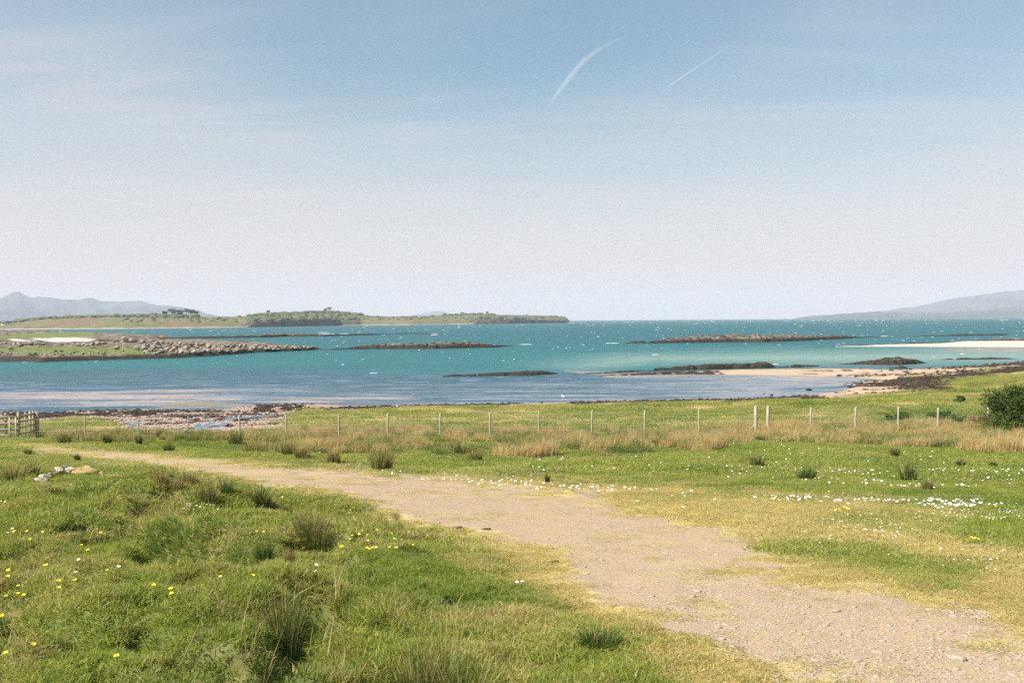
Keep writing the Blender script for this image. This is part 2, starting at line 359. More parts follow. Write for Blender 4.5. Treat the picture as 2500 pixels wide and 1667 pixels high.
def height(x, y):
    h = base(x, y)
    s = sdf(x, y, LAND)
    left = sstep(-9, -17, x)
    rampc = -0.02 + np.where(s > 0, 0.048 * np.minimum(s, 9) + 0.085 * np.maximum(s - 9, 0), 0.06 * s)
    rampl = -0.01 + 0.030 * np.minimum(s, 21) + 0.14 * np.maximum(s - 21, 0)
    rr = sstep(25, 50, x)
    rampr = -0.02 + 0.05 * np.minimum(s, 12) + 0.07 * np.maximum(s - 12, 0)
    ramp = rampc * (1 - left) + rampl * left; ramp = ramp * (1 - rr) + np.where(s > 0, rampr, ramp) * rr
    ramp = np.where(s < 0, -0.08 * np.minimum(-s, 12), ramp)
    kq = 0.18
    hh = np.clip(0.5 + 0.5 * (ramp - h) / kq, 0, 1)
    h2 = np.where(y > 48, ramp * (1 - hh) + h * hh - kq * hh * (1 - hh), h)
    w = sstep(48, 56, y); h = h * (1 - w) + h2 * w
    sp = sdf(x, y, PALE)
    h = np.maximum(h, np.where(sp > -6, np.minimum(0.10 * sp, 0.5), -9))
    # relief
    near = np.clip(1 - y / 130, 0, 1)
    fade = np.clip(s / 6, 0.08, 1)
    h = h + (fbm(x, y, 0.22, 3, 3) - 0.5) * 0.30 * fade * sstep(9, 26, np.hypot(x, y))
    px, py = project(x, y, h)
    px = np.nan_to_num(px, nan=-1e4); py = np.nan_to_num(py, nan=-1e4)
    on = onpath(px, py, x, y)
    rough = (1 - on) * np.where(x < 1.5, 1.0, 0.45)
    h = h + (fbm(x, y, 1.3, 3, 11) - 0.5) * 0.15 * rough * fade * (y < 60)
    fgz = sstep(0.6, -1.2, x + (y - 5) * .12) * sstep(24, 13, y) * (1 - on)
    h = h + (fbm(x, y, 1.9, 3, 14) - 0.5) * 0.22 * fgz - .15 * sstep(.54, .74, fbm(x, y, 2.9, 2, 15)) * fgz
    h = h + (fbm(x, y, 4.0, 2, 21) - 0.5) * 0.05 * rough * sstep(35, 18, y)
    h = h + (fbm(x, y, 3.0, 3, 31) - 0.5) * 0.03 * on * (y < 60)
    # hummocky pasture behind the fence
    h = h + (fbm(x, y, 0.55, 3, 41) - 0.5) * 0.40 * sstep(50, 60, y) * np.clip((s - 6) / 6, 0, 1) * (y < 200)
    for (c, a, r) in mw: h = h + 1.25 * a * np.exp(-((x - c[0]) ** 2 + (y - c[1]) ** 2) / (r * r))
    nr = (np.hypot(x, y) < 20)
    for (pl, dp, wd) in hw:
        d, _ = pldist(x[nr], y[nr], pl); dd = np.exp(-(d / wd) ** 2) * dp * 1.6
        h[nr] -= dd
    return h
PATH = [(20, 1089), (150, 1103), (300, 1121), (420, 1140), (560, 1166), (700, 1188), (800, 1206), (900, 1228), (1020, 1262), (1130, 1310), (1260, 1362), (1400, 1432), (1600, 1512), (1760, 1590),
        (1850, 1667), (2050, 1900), (2300, 2400), (4500, 2400), (3300, 1830), (2750, 1660), (2480, 1580), (2260, 1512), (2080, 1445), (1930, 1378), (1750, 1305), (1500, 1232), (1300, 1194), (1100, 1168), (900, 1157),
        (720, 1149), (600, 1136), (450, 1123), (300, 1109), (150, 1095), (40, 1086)]
DRY = [(0, 1082), (150, 1110), (300, 1128), (420, 1150), (560, 1180), (700, 1205), (800, 1228), (900, 1255), (1020, 1300), (1100, 1345), (1230, 1405), (1400, 1500), (1560, 1580), (1640, 1667),
       (1800, 1900), (2000, 2400), (4600, 2400), (3800, 1600), (2900, 1350), (2520, 1335), (2380, 1318), (2200, 1275), (2000, 1240), (1850, 1215), (1650, 1198), (1480, 1184), (1300, 1172), (1100, 1158), (900, 1148), (720, 1140),
       (600, 1128), (450, 1113), (300, 1100), (150, 1088), (40, 1080)]
DRYR = [(1700, 1200), (1900, 1195), (2100, 1205), (2300, 1215), (2480, 1225), (2420, 1250), (2330, 1300), (2380, 1330), (2600, 1345), (2600, 1420), (1700, 1300)]
STRIP = [(1880, 1338), (1990, 1322), (2080, 1330), (2180, 1352), (2290, 1370), (2375, 1392), (2370, 1420), (2300, 1424), (2180, 1400), (2050, 1382), (1950, 1365), (1890, 1352)]
RGREEN = [(2350, 1285), (2420, 1255), (2500, 1238), (2900, 1220), (2900, 1350), (2480, 1335), (2400, 1318)]
def wob(px, py, x, y, a):   # irregular edge in metres -> pixel units
    dist = np.maximum(np.hypot(x, y), 3); sc = F / dist
    return (fbm(x, y, 0.9, 4, 51) - 0.5) * a * np.clip(11 / dist, .22, 1) * np.minimum(sc * 0.35, 130)
def mask(px, py, x, y, poly, soft=14, a=1.0):
    s = sdf(px, py, poly) + wob(px, py, x, y, a)
    soft = 1.15 * soft * np.clip(16.0 / np.maximum(np.hypot(x, y), 4), .3, 2.5)
    return sstep(-soft, soft, s) * (y > 0.3)
def onpath(px, py, x, y): return mask(px, py, x, y, PATH, 22, 0.3)
def masks(x, y, z):
    px, py = project(x, y, z); px = np.nan_to_num(px, nan=-1e4); py = np.nan_to_num(py, nan=-1e4)
    n1 = fbm(x, y, 0.8, 4, 61); n2 = fbm(x, y, 2.6, 3, 71)
    bare = mask(px, py, x, y, PATH, 26, 1.7)
    dry = np.maximum(mask(px, py, x, y, DRY, 24, 1.5), 0.62 * mask(px, py, x, y, DRYR, 20, 1.2) * sstep(.30, .5, n1))
    st = mask(px, py, x, y, STRIP, 14, 0.8); rg = mask(px, py, x, y, RGREEN, 14, 0.8)
    dry = dry * (1 - st * .9) * (1 - rg); bare = bare * (1 - st) * (1 - rg)
    bare = bare * (0.56 + .7 * sstep(0.36, 0.54, n2)) * (1 - 0.85 * sstep(0.47, 0.58, n1) * sstep(1550, 2100, px))
    bare = np.clip(bare, 0, 1)
    patches = sstep(0.52, 0.68, fbm(x, y, 1.6, 3, 81))
    fg = (py > 1100) * (px < 1500)
    dry = np.maximum(dry, 0.25 * patches * fg * (1 - bare))
    s = sdf(x, y, LAND)
    back = sstep(50, 56, y)
    beach = back * sstep(8.6, 6.6, s + (n1 - .5) * 8) * np.where(x > 34, 0, 1) * (s > -30)
    LB = sdf(px, py, [(-400, 960), (700, 960), (760, 985), (722, 1000), (690, 1022), (697, 1050), (610, 1052), (555, 1062), (430, 1055), (300, 1046), (292, 1032), (235, 1022), (150, 1020), (90, 1024), (-400, 1030)])
    lft = (px < 745)
    beach = np.where(lft & (y > 50), sstep(-3, 3, LB + (n1 - .5) * 14), beach)
    # sand spit and the sandy bay on the right
    SANDP = sdf(px, py, [(1400, 880), (2200, 880), (2560, 884), (2560, 893), (2400, 899), (2330, 912), (2220, 917), (2160, 930), (2260, 940), (2310, 946), (2240, 952), (2120, 963), (2000, 965), (1990, 950), (1400, 925)])
    sand = back * sstep(-2.5, 2.5, SANDP + (n1 - .5) * 6) * (s > -30)
    weedband = beach * back * (x < 30) * sstep(.40, .52, fbm(x * .4, y, 0.55, 4, 91) + .12 * (px > 830))
    weedband *= 1 - sstep(-3, 3, sdf(px, py, [(1240, 988), (1290, 983), (1400, 979), (1380, 986), (1250, 996)]))
    W = 0
    for P_ in ([(0, 1001), (150, 1001), (290, 1000), (270, 1009), (110, 1010), (0, 1014)], [(90, 1012), (190, 1012), (150, 1022), (85, 1024)], [(325, 999), (470, 1001), (380, 1006)],
               [(640, 986), (755, 984), (730, 1004), (640, 1007), (610, 1000)], [(640, 1010), (700, 1008), (690, 1018), (650, 1018)],
               [(2030, 930), (2120, 936), (2200, 924), (2300, 915), (2400, 903), (2500, 892), (2560, 888), (2560, 900), (2480, 908), (2420, 914), (2330, 925), (2310, 948), (2260, 955), (2200, 948), (2110, 943), (2060, 940)],
               [(2130, 948), (2240, 947), (2330, 945), (2330, 955), (2220, 954)],
               [(2160, 901), (2300, 894), (2420, 886), (2500, 876), (2600, 872), (2600, 885), (2480, 893), (2300, 899)], [(2070, 915), (2250, 911), (2440, 903), (2300, 914), (2150, 917)]):
        W = np.maximum(W, sstep(-2, 3, sdf(px, py, P_) + (fbm(x, y, .5, 4, 95) - .5) * 12))
    W = np.maximum(W, .9 * sand * sstep(.60, .68, fbm(x * .35, y, .9, 3, 96)) * sstep(1900, 2000, px)); weed = np.maximum(weedband, W * back * (s > -12)) * sstep(.32, .5, fbm(x, y, 1.1, 3, 97) + .12)
    pale = sstep(-1, 0.5, sdf(x, y, PALE))
    mud = 0
    for (mx, my, rw, rh) in ((980, 1326, 34, 6), (945, 1448, 18, 5), (1120, 1290, 26, 7), (1340, 1018, 28, 4), (1140, 1012, 14, 3), (1280, 1612, 22, 6), (1205, 1498, 26, 6), (1330, 1632, 18, 8), (1650, 998, 20, 2)):
        mud = np.maximum(mud, sstep(1.25, .6, np.hypot((px - mx) / rw, (py - my) / rh) + (n2 - .5)))
    mud = mud * (y > 1)
    # pale scars in the pasture behind the fence
    scar = back * (1 - beach) * (1 - sand) * sstep(.60, .68, fbm(x * .35, y * 1.2, 0.5, 4, 99)) * (s > 3)
    lush = np.where(y > 50, sstep(-6, 8, sdf(px, py, [(2120, 1040), (2160, 1000), (2290, 990), (2440, 1000), (2460, 1050), (2300, 1060)])), 0)
    dry = np.where(y > 50, np.maximum(0.30 * sstep(.4, .6, n1), 0.75 * scar) * (1 - lush), dry)
    return dict(dry=dry, bare=bare, beach=np.clip(beach * (1 - sand), 0, 1), sand=sand, weed=weed, pale=pale, mud=mud), px, py

azd = np.concatenate([np.linspace(-180, -35, 38)[:-1], np.linspace(-35, 35, 560), np.linspace(35, 180, 38)[1:-1]])
AZ = np.radians(azd); NA = len(AZ)
RR = np.concatenate([np.linspace(0.05, 2.2, 8)[:-1], np.exp(np.linspace(math.log(2.2), math.log(130), 500)), np.exp(np.linspace(math.log(130), math.log(420), 130))[1:]]); NR = len(RR)
gx = RR[:, None] * np.sin(AZ)[None]; gy = RR[:, None] * np.cos(AZ)[None]
gz = height(gx.ravel(), gy.ravel()).reshape(gx.shape)
gm, gpx, gpy = masks(gx.ravel(), gy.ravel(), gz.ravel())
me = np_mesh('ground', np.stack([gx.ravel(), gy.ravel(), gz.ravel()], -1), grid_faces(NR, NA, True)[:, ::-1], gm, True, [M_ground])
tag(link('ground', me), kind='structure')
lR = np.log(RR)
def grid_at(x, y, G):
    r = np.hypot(x, y); a = np.arctan2(x, y)
    i = np.clip(np.interp(np.log(np.maximum(r, .05)), lR, np.arange(NR)), 0, NR - 1.001); j = np.clip(np.interp(a, AZ, np.arange(NA)), 0, NA - 1.001)
    i0 = i.astype(int); j0 = j.astype(int); fi = i - i0; fj = j - j0
    return (G[i0, j0] * (1 - fi) + G[i0 + 1, j0] * fi) * (1 - fj) + (G[i0, j0 + 1] * (1 - fi) + G[i0 + 1, j0 + 1] * fi) * fj
def H(x, y): return grid_at(np.asarray(x, float), np.asarray(y, float), gz)
GM = {q: v.reshape(gx.shape) for q, v in gm.items()}
def gpt(px, py):
    p = march(H, px, py)
    if p is None: p = np.array([*plane_pt(px, py, 0.), 0.])
    p[2] = float(H(p[0], p[1])); return p

# ------------------------------------------------------------------ sea
SHAL = [((1250, 885), (1500, 866), (1900, 856), (2600, 846), (3200, 843), (3200, 890), (2150, 893), (1600, 890), (1420, 912), (1300, 905), (1200, 900))]
def sea_cols(x, y):
    px, py = project(x, y, np.zeros_like(x)); px = np.nan_to_num(px, nan=-1e4); py = np.nan_to_num(py, nan=2e3)
    teal = np.array([0.003, 0.098, 0.112]); teal2 = np.array([0.012, 0.140, 0.142]); navy = np.array([0.030, 0.092, 0.120]); green = np.array([0.20, 0.30, 0.255]); lav = np.array([0.22, 0.235, 0.27]); pink = np.array([0.40, 0.31, 0.27]); olive = np.array([0.27, 0.22, 0.12])
    def L(c, d, t): return c * (1 - t[:, None]) + d * t[:, None]
    n = fbm(x * .35, y, 0.045, 4, 5); n2 = fbm(x * .25, y, 0.22, 4, 6)
    c = np.tile(teal, (len(x), 1))
    yo = py - horizon(px)
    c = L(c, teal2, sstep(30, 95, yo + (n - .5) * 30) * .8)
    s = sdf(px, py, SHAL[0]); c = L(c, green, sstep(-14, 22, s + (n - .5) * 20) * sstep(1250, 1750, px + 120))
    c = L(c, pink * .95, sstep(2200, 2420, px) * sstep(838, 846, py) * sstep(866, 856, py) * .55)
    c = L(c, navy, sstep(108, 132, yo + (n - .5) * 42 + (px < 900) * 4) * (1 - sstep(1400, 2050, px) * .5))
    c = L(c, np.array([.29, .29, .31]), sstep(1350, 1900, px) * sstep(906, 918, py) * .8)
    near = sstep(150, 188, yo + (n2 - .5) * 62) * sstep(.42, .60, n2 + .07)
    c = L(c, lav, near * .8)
    LB = sdf(px, py, [(170, 965), (400, 962), (560, 972), (650, 985), (560, 1003), (400, 1002), (250, 1004), (-200, 1006), (-200, 975)])
    c = L(c, pink, sstep(-8, 8, LB + (n2 - .5) * 60) * sstep(.42, .60, n2) * .8)
    c = L(c, olive, sstep(-4, 6, sdf(px, py, [(380, 985), (470, 975), (590, 985), (620, 990), (540, 998), (400, 998)])) * .75)
    c = L(c, pink, sstep(-8, 8, sdf(px, py, [(600, 982), (760, 966), (960, 962), (1030, 975), (1000, 990), (760, 990)]) + (n2 - .5) * 24) * .8)
    c = L(c, np.array([.42, .34, .28]), sstep(-4, 3, sdf(px, py, [(1380, 905), (1600, 912), (2000, 915), (2120, 928), (2080, 940), (1850, 922), (1500, 921)]) + (n2 - .5) * 8) * .7)
    return np.concatenate([c, np.ones((len(x), 1))], 1)
wa = np.radians(np.concatenate([np.linspace(-180, -33, 24)[:-1], np.linspace(-33, 33, 420), np.linspace(33, 180, 24)[1:-1]]))
wr = 1.0 / np.linspace(1 / 55.0, 1 / 900.0, 420); wr = np.concatenate([wr, np.exp(np.linspace(math.log(900), math.log(17800), 60))[1:]])
wx = (wr[:, None] * np.sin(wa)[None]).ravel(); wy = (wr[:, None] * np.cos(wa)[None]).ravel()
m, k = mat('sea_water'); g = k.n('ShaderNodeNewGeometry'); P = g.outputs['Position']
w1 = k.noise(P, 0.55, 3, 0.6, 0.3, stretch=(0.5, 1.0, 1), rot=(0, 0, .25)); w2 = k.noise(P, 2.4, 3, 0.6, 0.2, stretch=(0.5, 1, 1)); w3 = k.noise(P, 0.05, 4, .65, .4, stretch=(.35, 1, 1))
wc = k.attr('wcol', out='Color')
wc = k.mix(k.ramp(w1, .42, .66, 0, .30), wc, (0.008, 0.07, 0.10))
wc = k.mix(k.ramp(w3, .35, .7, 0, .3), wc, k.mix(1, wc, (1.35, 1.25, 1.25), 'MULTIPLY'))
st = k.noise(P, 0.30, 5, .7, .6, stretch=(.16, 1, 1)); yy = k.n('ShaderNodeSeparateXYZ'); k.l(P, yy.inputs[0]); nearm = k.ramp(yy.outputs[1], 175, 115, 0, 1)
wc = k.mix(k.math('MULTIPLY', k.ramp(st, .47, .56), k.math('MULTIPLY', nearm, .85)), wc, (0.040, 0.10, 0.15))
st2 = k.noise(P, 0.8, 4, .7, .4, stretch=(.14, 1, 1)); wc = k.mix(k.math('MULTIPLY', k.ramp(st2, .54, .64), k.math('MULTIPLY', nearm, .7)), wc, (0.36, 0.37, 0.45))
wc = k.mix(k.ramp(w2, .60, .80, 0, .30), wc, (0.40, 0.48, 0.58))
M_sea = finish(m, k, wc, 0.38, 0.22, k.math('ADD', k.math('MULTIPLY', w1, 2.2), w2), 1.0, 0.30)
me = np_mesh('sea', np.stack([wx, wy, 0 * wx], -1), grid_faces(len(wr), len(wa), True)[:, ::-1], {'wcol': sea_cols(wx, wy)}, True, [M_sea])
tag(link('sea', me), kind='structure')
# stream on the shingle
m, k = mat('stream_water'); g = k.n('ShaderNodeNewGeometry'); P = g.outputs['Position']
w1 = k.noise(P, 1.6, 4, 0.65, 0.3, stretch=(0.5, 1.0, 1))
M_stream = finish(m, k, k.mix(k.ramp(w1, .4, .68), (0.035, 0.085, 0.15), (0.24, 0.30, 0.38)), 0.3, 0.3, w1, 1.0, 0.1)
def water_sheet(name, pts, dz=0.05):
    W_ = []
    for p in pts: W_.append(gpt(*p))
    W_ = np.array(W_); z = np.full(len(W_), 0.) + W_[:, 2]
    c = W_.mean(0); n = len(W_)
    V = []; rings = 5
    for i in range(rings):
        f = 1 - i / rings
        for q in W_:
            x_, y_ = c[0] + (q[0] - c[0]) * f, c[1] + (q[1] - c[1]) * f
            V.append((x_, y_, float(H(x_, y_)) + dz))
    V.append((c[0], c[1], float(H(c[0], c[1])) + dz))
    fs = grid_faces(rings, n, True)
    tri = [((rings - 1) * n + j, (rings - 1) * n + (j + 1) % n, rings * n) for j in range(n)]
    return tag(link(name, np_mesh(name, V, [fs, np.array(tri)], None, True, [M_stream])), kind='structure')
water_sheet('stream', [(468, 1046), (490, 1032), (505, 1025), (560, 1022), (640, 1015), (700, 1011), (640, 1019), (580, 1025), (560, 1032), (545, 1050), (500, 1052)])
water_sheet('stream', [(668, 1024), (680, 1021), (695, 1023), (690, 1027), (674, 1027)])
water_sheet('stream', [(292, 1035), (320, 1032), (350, 1036), (345, 1042), (310, 1040)])

# whitecaps out at sea: low foam crests
V = []; Fc = []
def foam(cx, cy, L_, wd, ht, ang=0.0, seed=0):
    n = 7; b = len(V); ca, sa = math.cos(ang), math.sin(ang)
    for i in range(n):
        u = i / (n - 1) * 2 - 1; taper = (1 - u * u) ** .5
        off = .25 * wd * math.sin(3 * u + seed)
        for v, zz in ((-1, 0.0), (-.3, .8), (.4, 1.0), (1, 0.0)):
            lx = u * L_ / 2; ly = v * wd / 2 * max(taper, .05) + off
            V.append((cx + lx * ca - ly * sa, cy + lx * sa + ly * ca, 0.01 + zz * ht * taper * (.7 + .3 * random.random())))
    for i in range(n - 1):
        for j in range(3):
            a = b + i * 4 + j; Fc.append((a, a + 4, a + 5, a + 1))
nf = 0
while nf < 560:
    yo = 6 + 95 * random.random() ** 2.9; px = random.uniform(-60, 2560); py = float(horizon(px)) + yo
    if 380 < 0: pass
    if vnoise(np.array([px * .008]), np.array([py * .06]), 3)[0] < .38: continue
    if px < 1380 and yo < 9: continue
    if px > 1450 and yo > 68 and random.random() < .85: continue
    q = plane_pt(px, py); d = math.hypot(*q)
    wpx = random.choice([3, 4, 5, 6, 8, 11, 14]) * (0.7 if yo > 50 else 1)
    foam(q[0], q[1], wpx * .5 / F * d, min(wpx * .10 / F * d / max(EYE / d, .01), 2.2), 0.00026 * d * random.uniform(.3, 1.1), random.uniform(-.15, .15), nf); nf += 1
for px, py, w in ((1283, 841, 38), (1495, 838, 40), (1048, 815, 50), (790, 812, 26), (800, 816, 40), (840, 815, 30), (640, 820, 12), (1060, 818, 20), (2160, 821, 20), (2350, 864, 14), (1895, 889, 14), (970, 991, 10), (780, 817, 18),
                  (2275, 820, 20), (2340, 818, 18), (1600, 866, 20), (912, 911, 20), (837, 890, 8)):
    q = plane_pt(px, py); d = math.hypot(*q); foam(q[0], q[1], w / F * d, .6, 0.0004 * d, 0.05, px)
tag(link('whitecaps', np_mesh('whitecaps', V, np.array(Fc), None, True, [M_foam])), 'white foam crests scattered over the teal sea', kind='stuff')

# ------------------------------------------------------------------ rock shapes
def icos(sub=2):
    t = (1 + 5 ** .5) / 2
    v = [(-1, t, 0), (1, t, 0), (-1, -t, 0), (1, -t, 0), (0, -1, t), (0, 1, t), (0, -1, -t), (0, 1, -t), (t, 0, -1), (t, 0, 1), (-t, 0, -1), (-t, 0, 1)]
    f = [(0, 11, 5), (0, 5, 1), (0, 1, 7), (0, 7, 10), (0, 10, 11), (1, 5, 9), (5, 11, 4), (11, 10, 2), (10, 7, 6), (7, 1, 8), (3, 9, 4), (3, 4, 2), (3, 2, 6), (3, 6, 8), (3, 8, 9), (4, 9, 5), (2, 4, 11), (6, 2, 10), (8, 6, 7), (9, 8, 1)]
    v = [np.array(a) / np.linalg.norm(a) for a in v]
    for _ in range(sub):
        c = {}; nf = []
        def mid(a, b):
            kx = (min(a, b), max(a, b))
            if kx not in c:
                q = v[a] + v[b]; v.append(q / np.linalg.norm(q)); c[kx] = len(v) - 1
            return c[kx]
        for a, b, d in f:
            x, y, z = mid(a, b), mid(b, d), mid(d, a); nf += [(a, x, z), (b, y, x), (d, z, y), (x, y, z)]
        f = nf
    return np.array(v), np.array(f)
ICO1, ICOF1 = icos(1); ICO2, ICOF2 = icos(2); ICO3, ICOF3 = icos(3)
def rock_verts(seed, sub=2, planes=9, cut=(.55, .85), flat=.7):
    r = np.random.default_rng(seed); V_, F_ = {1: (ICO1, ICOF1), 2: (ICO2, ICOF2), 3: (ICO3, ICOF3)}[sub]; V_ = V_.copy()
    for _ in range(planes):
        n = r.normal(size=3); n /= np.linalg.norm(n); c = r.uniform(*cut)
        d = V_ @ n; V_ = V_ - np.outer(np.maximum(d - c, 0), n)
    V_ = V_ * (1 + (r.random((len(V_), 1)) - .5) * .07)
    V_[:, 2] *= flat
    return V_, F_
ROCKS = [np_mesh('boulder', *rock_verts(100 + i, 2, 9, (.6, .88), .75), None, False, [M_bould]) for i in range(7)]
STONES = [np_mesh('stone', *rock_verts(200 + i, 1, 6, (.5, .85), .42), None, False, [M_stone]) for i in range(6)]

# ------------------------------------------------------------------ rocky islets and reefs
def islet(name, outline, zfun, step, M, label, cat='islet', attrfun=None, zpl=0.0):
    """height-field rock body inside a surveyed outline"""
    P_ = poly_w(outline, zpl); lo = P_.min(0) - 2; hi = P_.max(0) + 2
    sx, sy = step
    xs = np.arange(lo[0], hi[0], sx); ys = np.arange(lo[1], hi[1], sy)
    X, Y = np.meshgrid(xs, ys); x, y = X.ravel(), Y.ravel()
    s = sdf(x, y, P_); z = zfun(x, y, s); at = attrfun(x, y, s, z) if attrfun else None
    fs = grid_faces(len(ys), len(xs)); keep = (z[fs] > -0.6).any(1); fs = fs[keep]
    used = np.unique(fs); rem = np.full(len(x), -1); rem[used] = np.arange(len(used))
    me_ = np_mesh(name, np.stack([x, y, z], -1)[used], rem[fs], {q: v[used] for q, v in at.items()} if at else None, False, [M])
    o = link(name, me_); tag(o, label, cat); return o, (xs, ys, z.reshape(X.shape), P_)
# main islet on the left
ISL = [(-300, 880), (0, 883), (100, 884), (200, 881), (300, 878), (420, 874), (520, 868), (640, 860), (740, 856), (788, 853.5), (740, 850), (640, 849), (560, 847), (480, 845.5), (400, 844), (330, 843.5), (280, 845), (215, 846), (160, 845.5), (120, 844), (-300, 843)]
iw = poly_w([(160, 850), (240, 847), (330, 846), (420, 847), (520, 851), (640, 854), (730, 854.5)])
def zisl(x, y, s):
    s = s + (fbm(x, y, .10, 3, 7) - .5) * 4
    d, t = pldist(x, y, iw)
    z = 1.15 * sstep(-.3, 1.6, s) + .75 * sstep(4, 14, s)
    z = z + (0.05 + 1.05 * sstep(.12, .4, t) * (1 - .75 * sstep(.4, 1, t))) * np.exp(-(d / 8) ** 2)
    z = z + (fbm(x, y, .35, 4, 8) - .5) * .9 * sstep(1, 4, s) + (np.abs(fbm(x, y, .5, 3, 88) - .5) * -3.0 + .35) * sstep(2, 4, s) * .9 + (np.floor(fbm(x, y, .12, 3, 9) * 9) / 9 - .5) * .9 * sstep(10, 2, s)
    px, _ = project(x, y, z); z = z * (1 - .35 * sstep(600, 780, px))
    return np.where(s > -.5, z * .86, -.1 + s * .4)
def aisl(x, y, s, z):
    px, py = project(x, y, z)
    gzone = sstep(-3, 3, sdf(px, py, [(-300, 850), (60, 848), (170, 846), (260, 850), (330, 848), (370, 852), (390, 860), (330, 868), (220, 863), (120, 864), (0, 862), (-300, 860)]) + (fbm(x, y, .3, 3, 12) - .5) * 14)
    return dict(grass=gzone, pale=np.zeros_like(x))
isl, (ixs, iys, iz, iP) = islet('islet', ISL, zisl, (.55, .55), M_rock, 'low rocky islet with green turf and pale boulders, off the left shore', attrfun=aisl)
def isl_z(x, y):
    j = int(np.clip((x - ixs[0]) / (ixs[1] - ixs[0]), 0, len(ixs) - 1)); i = int(np.clip((y - iys[0]) / (iys[1] - iys[0]), 0, len(iys) - 1)); return iz[i, j]
# boulders on the islet
def on_islet(px, py):
    d = ray(float(px), float(py))
    for t in np.linspace(180, 340, 640):
        x, y, z = d[0] * t, d[1] * t, EYE + d[2] * t
        if ixs[0] < x < ixs[-1] and iys[0] < y < iys[-1] and z <= isl_z(x, y): return x, y, isl_z(x, y)
    q = plane_pt(px, py); return q[0], q[1], 0.2
BL = [(348, 838, 18), (372, 838, 17), (394, 838, 14), (410, 840, 11), (428, 841, 12), (435, 846, 12), (452, 842, 12), (460, 850, 13), (283, 836, 16), (303, 835, 22), (325, 836, 20), (255, 841, 14), (240, 842, 16), (225, 843, 14), (205, 844, 16), (213, 846, 12), (190, 844, 11), (180, 842, 10),
      (60, 842, 13), (50, 846, 11), (75, 840, 8), (35, 840, 9), (12, 840, 11), (0, 842, 10), (26, 853, 13), (195, 857, 6), (285, 853, 16), (332, 854, 17), (300, 857, 8), (135, 858, 6), (112, 856, 6), (165, 840, 8), (150, 842, 8)]
for i in range(210):
    u = random.random(); px = 350 + 420 * u ** 1.2; top = 838 + (px - 350) / 430 * 11; bot = 868 - (px - 350) / 430 * 15
    BL.append((px, random.uniform(top, bot), random.uniform(7, 17) * (1 - .35 * u)))
for i in range(46): BL.append((random.uniform(-10, 260), random.uniform(861, 867), random.uniform(4, 8)))
for i in range(20): BL.append((random.uniform(0, 110), random.uniform(838, 843), random.uniform(5, 11)))
for i, (px, py, w) in enumerate(BL):
    x, y, z = on_islet(px, py); r = w / F * math.hypot(x, y) / 2 * 1.0
    o = link('boulder', ROCKS[i % 7], None, (x, y, z + r * .3), (random.uniform(-.3, .3), random.uniform(-.3, .3), random.uniform(0, 6.3)), (r * random.uniform(.9, 1.25), r * random.uniform(.8, 1.1), r * random.uniform(.8, 1.15)))
    zn = ('on the turf at the left end of the islet' if px < 170 else 'on the middle ridge of the turfed islet' if px < 340 else 'on the high part of the islet ridge' if px < 450 else 'in the jumble right of the islet turf' if px < 580 else 'towards the low right tip of the islet')
    if py > 860: zn = 'along the near shore of the islet' + (', left of its middle' if px < 130 else ', towards its middle')
    sz = 'large pale boulder ' if w > 11 else 'middling grey boulder ' if w > 8.5 else 'small grey boulder '
    tag(o, sz + zn, 'boulder', 'boulders of the turfed islet')
# second islet behind with white beach
ISB = [(-300, 839.5), (0, 839.5), (40, 838.5), (100, 838.5), (190, 838.5), (240, 837), (300, 836), (380, 833), (450, 828.5), (400, 825.5), (300, 823), (200, 822), (100, 823), (-300, 823)]
ib = poly_w([(-300, 829), (60, 825.5), (180, 825.5), (250, 828), (340, 826.5)])
def zisb(x, y, s):
    d, t = pldist(x, y, ib); z = 0.55 * sstep(0, 3, s) + .8 * sstep(6, 25, s) + (2.5 - 1.0 * t) * np.exp(-(d / 22) ** 2)
    z = z + (np.floor(fbm(x, y, .05, 4, 28) * 8) / 8 - .45) * 1.6 * sstep(2, 10, s) + (.30 - np.abs(fbm(x, y, .13, 3, 29) - .5) * 5.0) * .7 * sstep(2, 8, s)
    return np.where(s > 0, z, s * .3)
def aisb(x, y, s, z):
    px, py = project(x, y, z); n = (fbm(x, y, .12, 3, 13) - .5)
    p1 = sstep(-1.2, 1.2, sdf(px, py, [(80, 826), (140, 824), (200, 825), (235, 830), (205, 836), (130, 837), (100, 832)]) + n * 6)
    p2 = sstep(-1.2, 1.2, sdf(px, py, [(25, 829), (60, 829), (95, 831), (100, 834), (60, 836), (30, 833)]) + n * 8)
    g = sstep(-2, 2, sdf(px, py, [(0, 819), (60, 815), (100, 815), (200, 811), (260, 818), (200, 823), (90, 826), (0, 826)]) + n * 8)
    return dict(grass=g, pale=np.maximum(p1, p2))
islet('islet', ISB, zisb, (1.2, 1.6), M_rock, 'flat rocky islet with a white shell sand beach, behind the bouldered islet', attrfun=aisb)

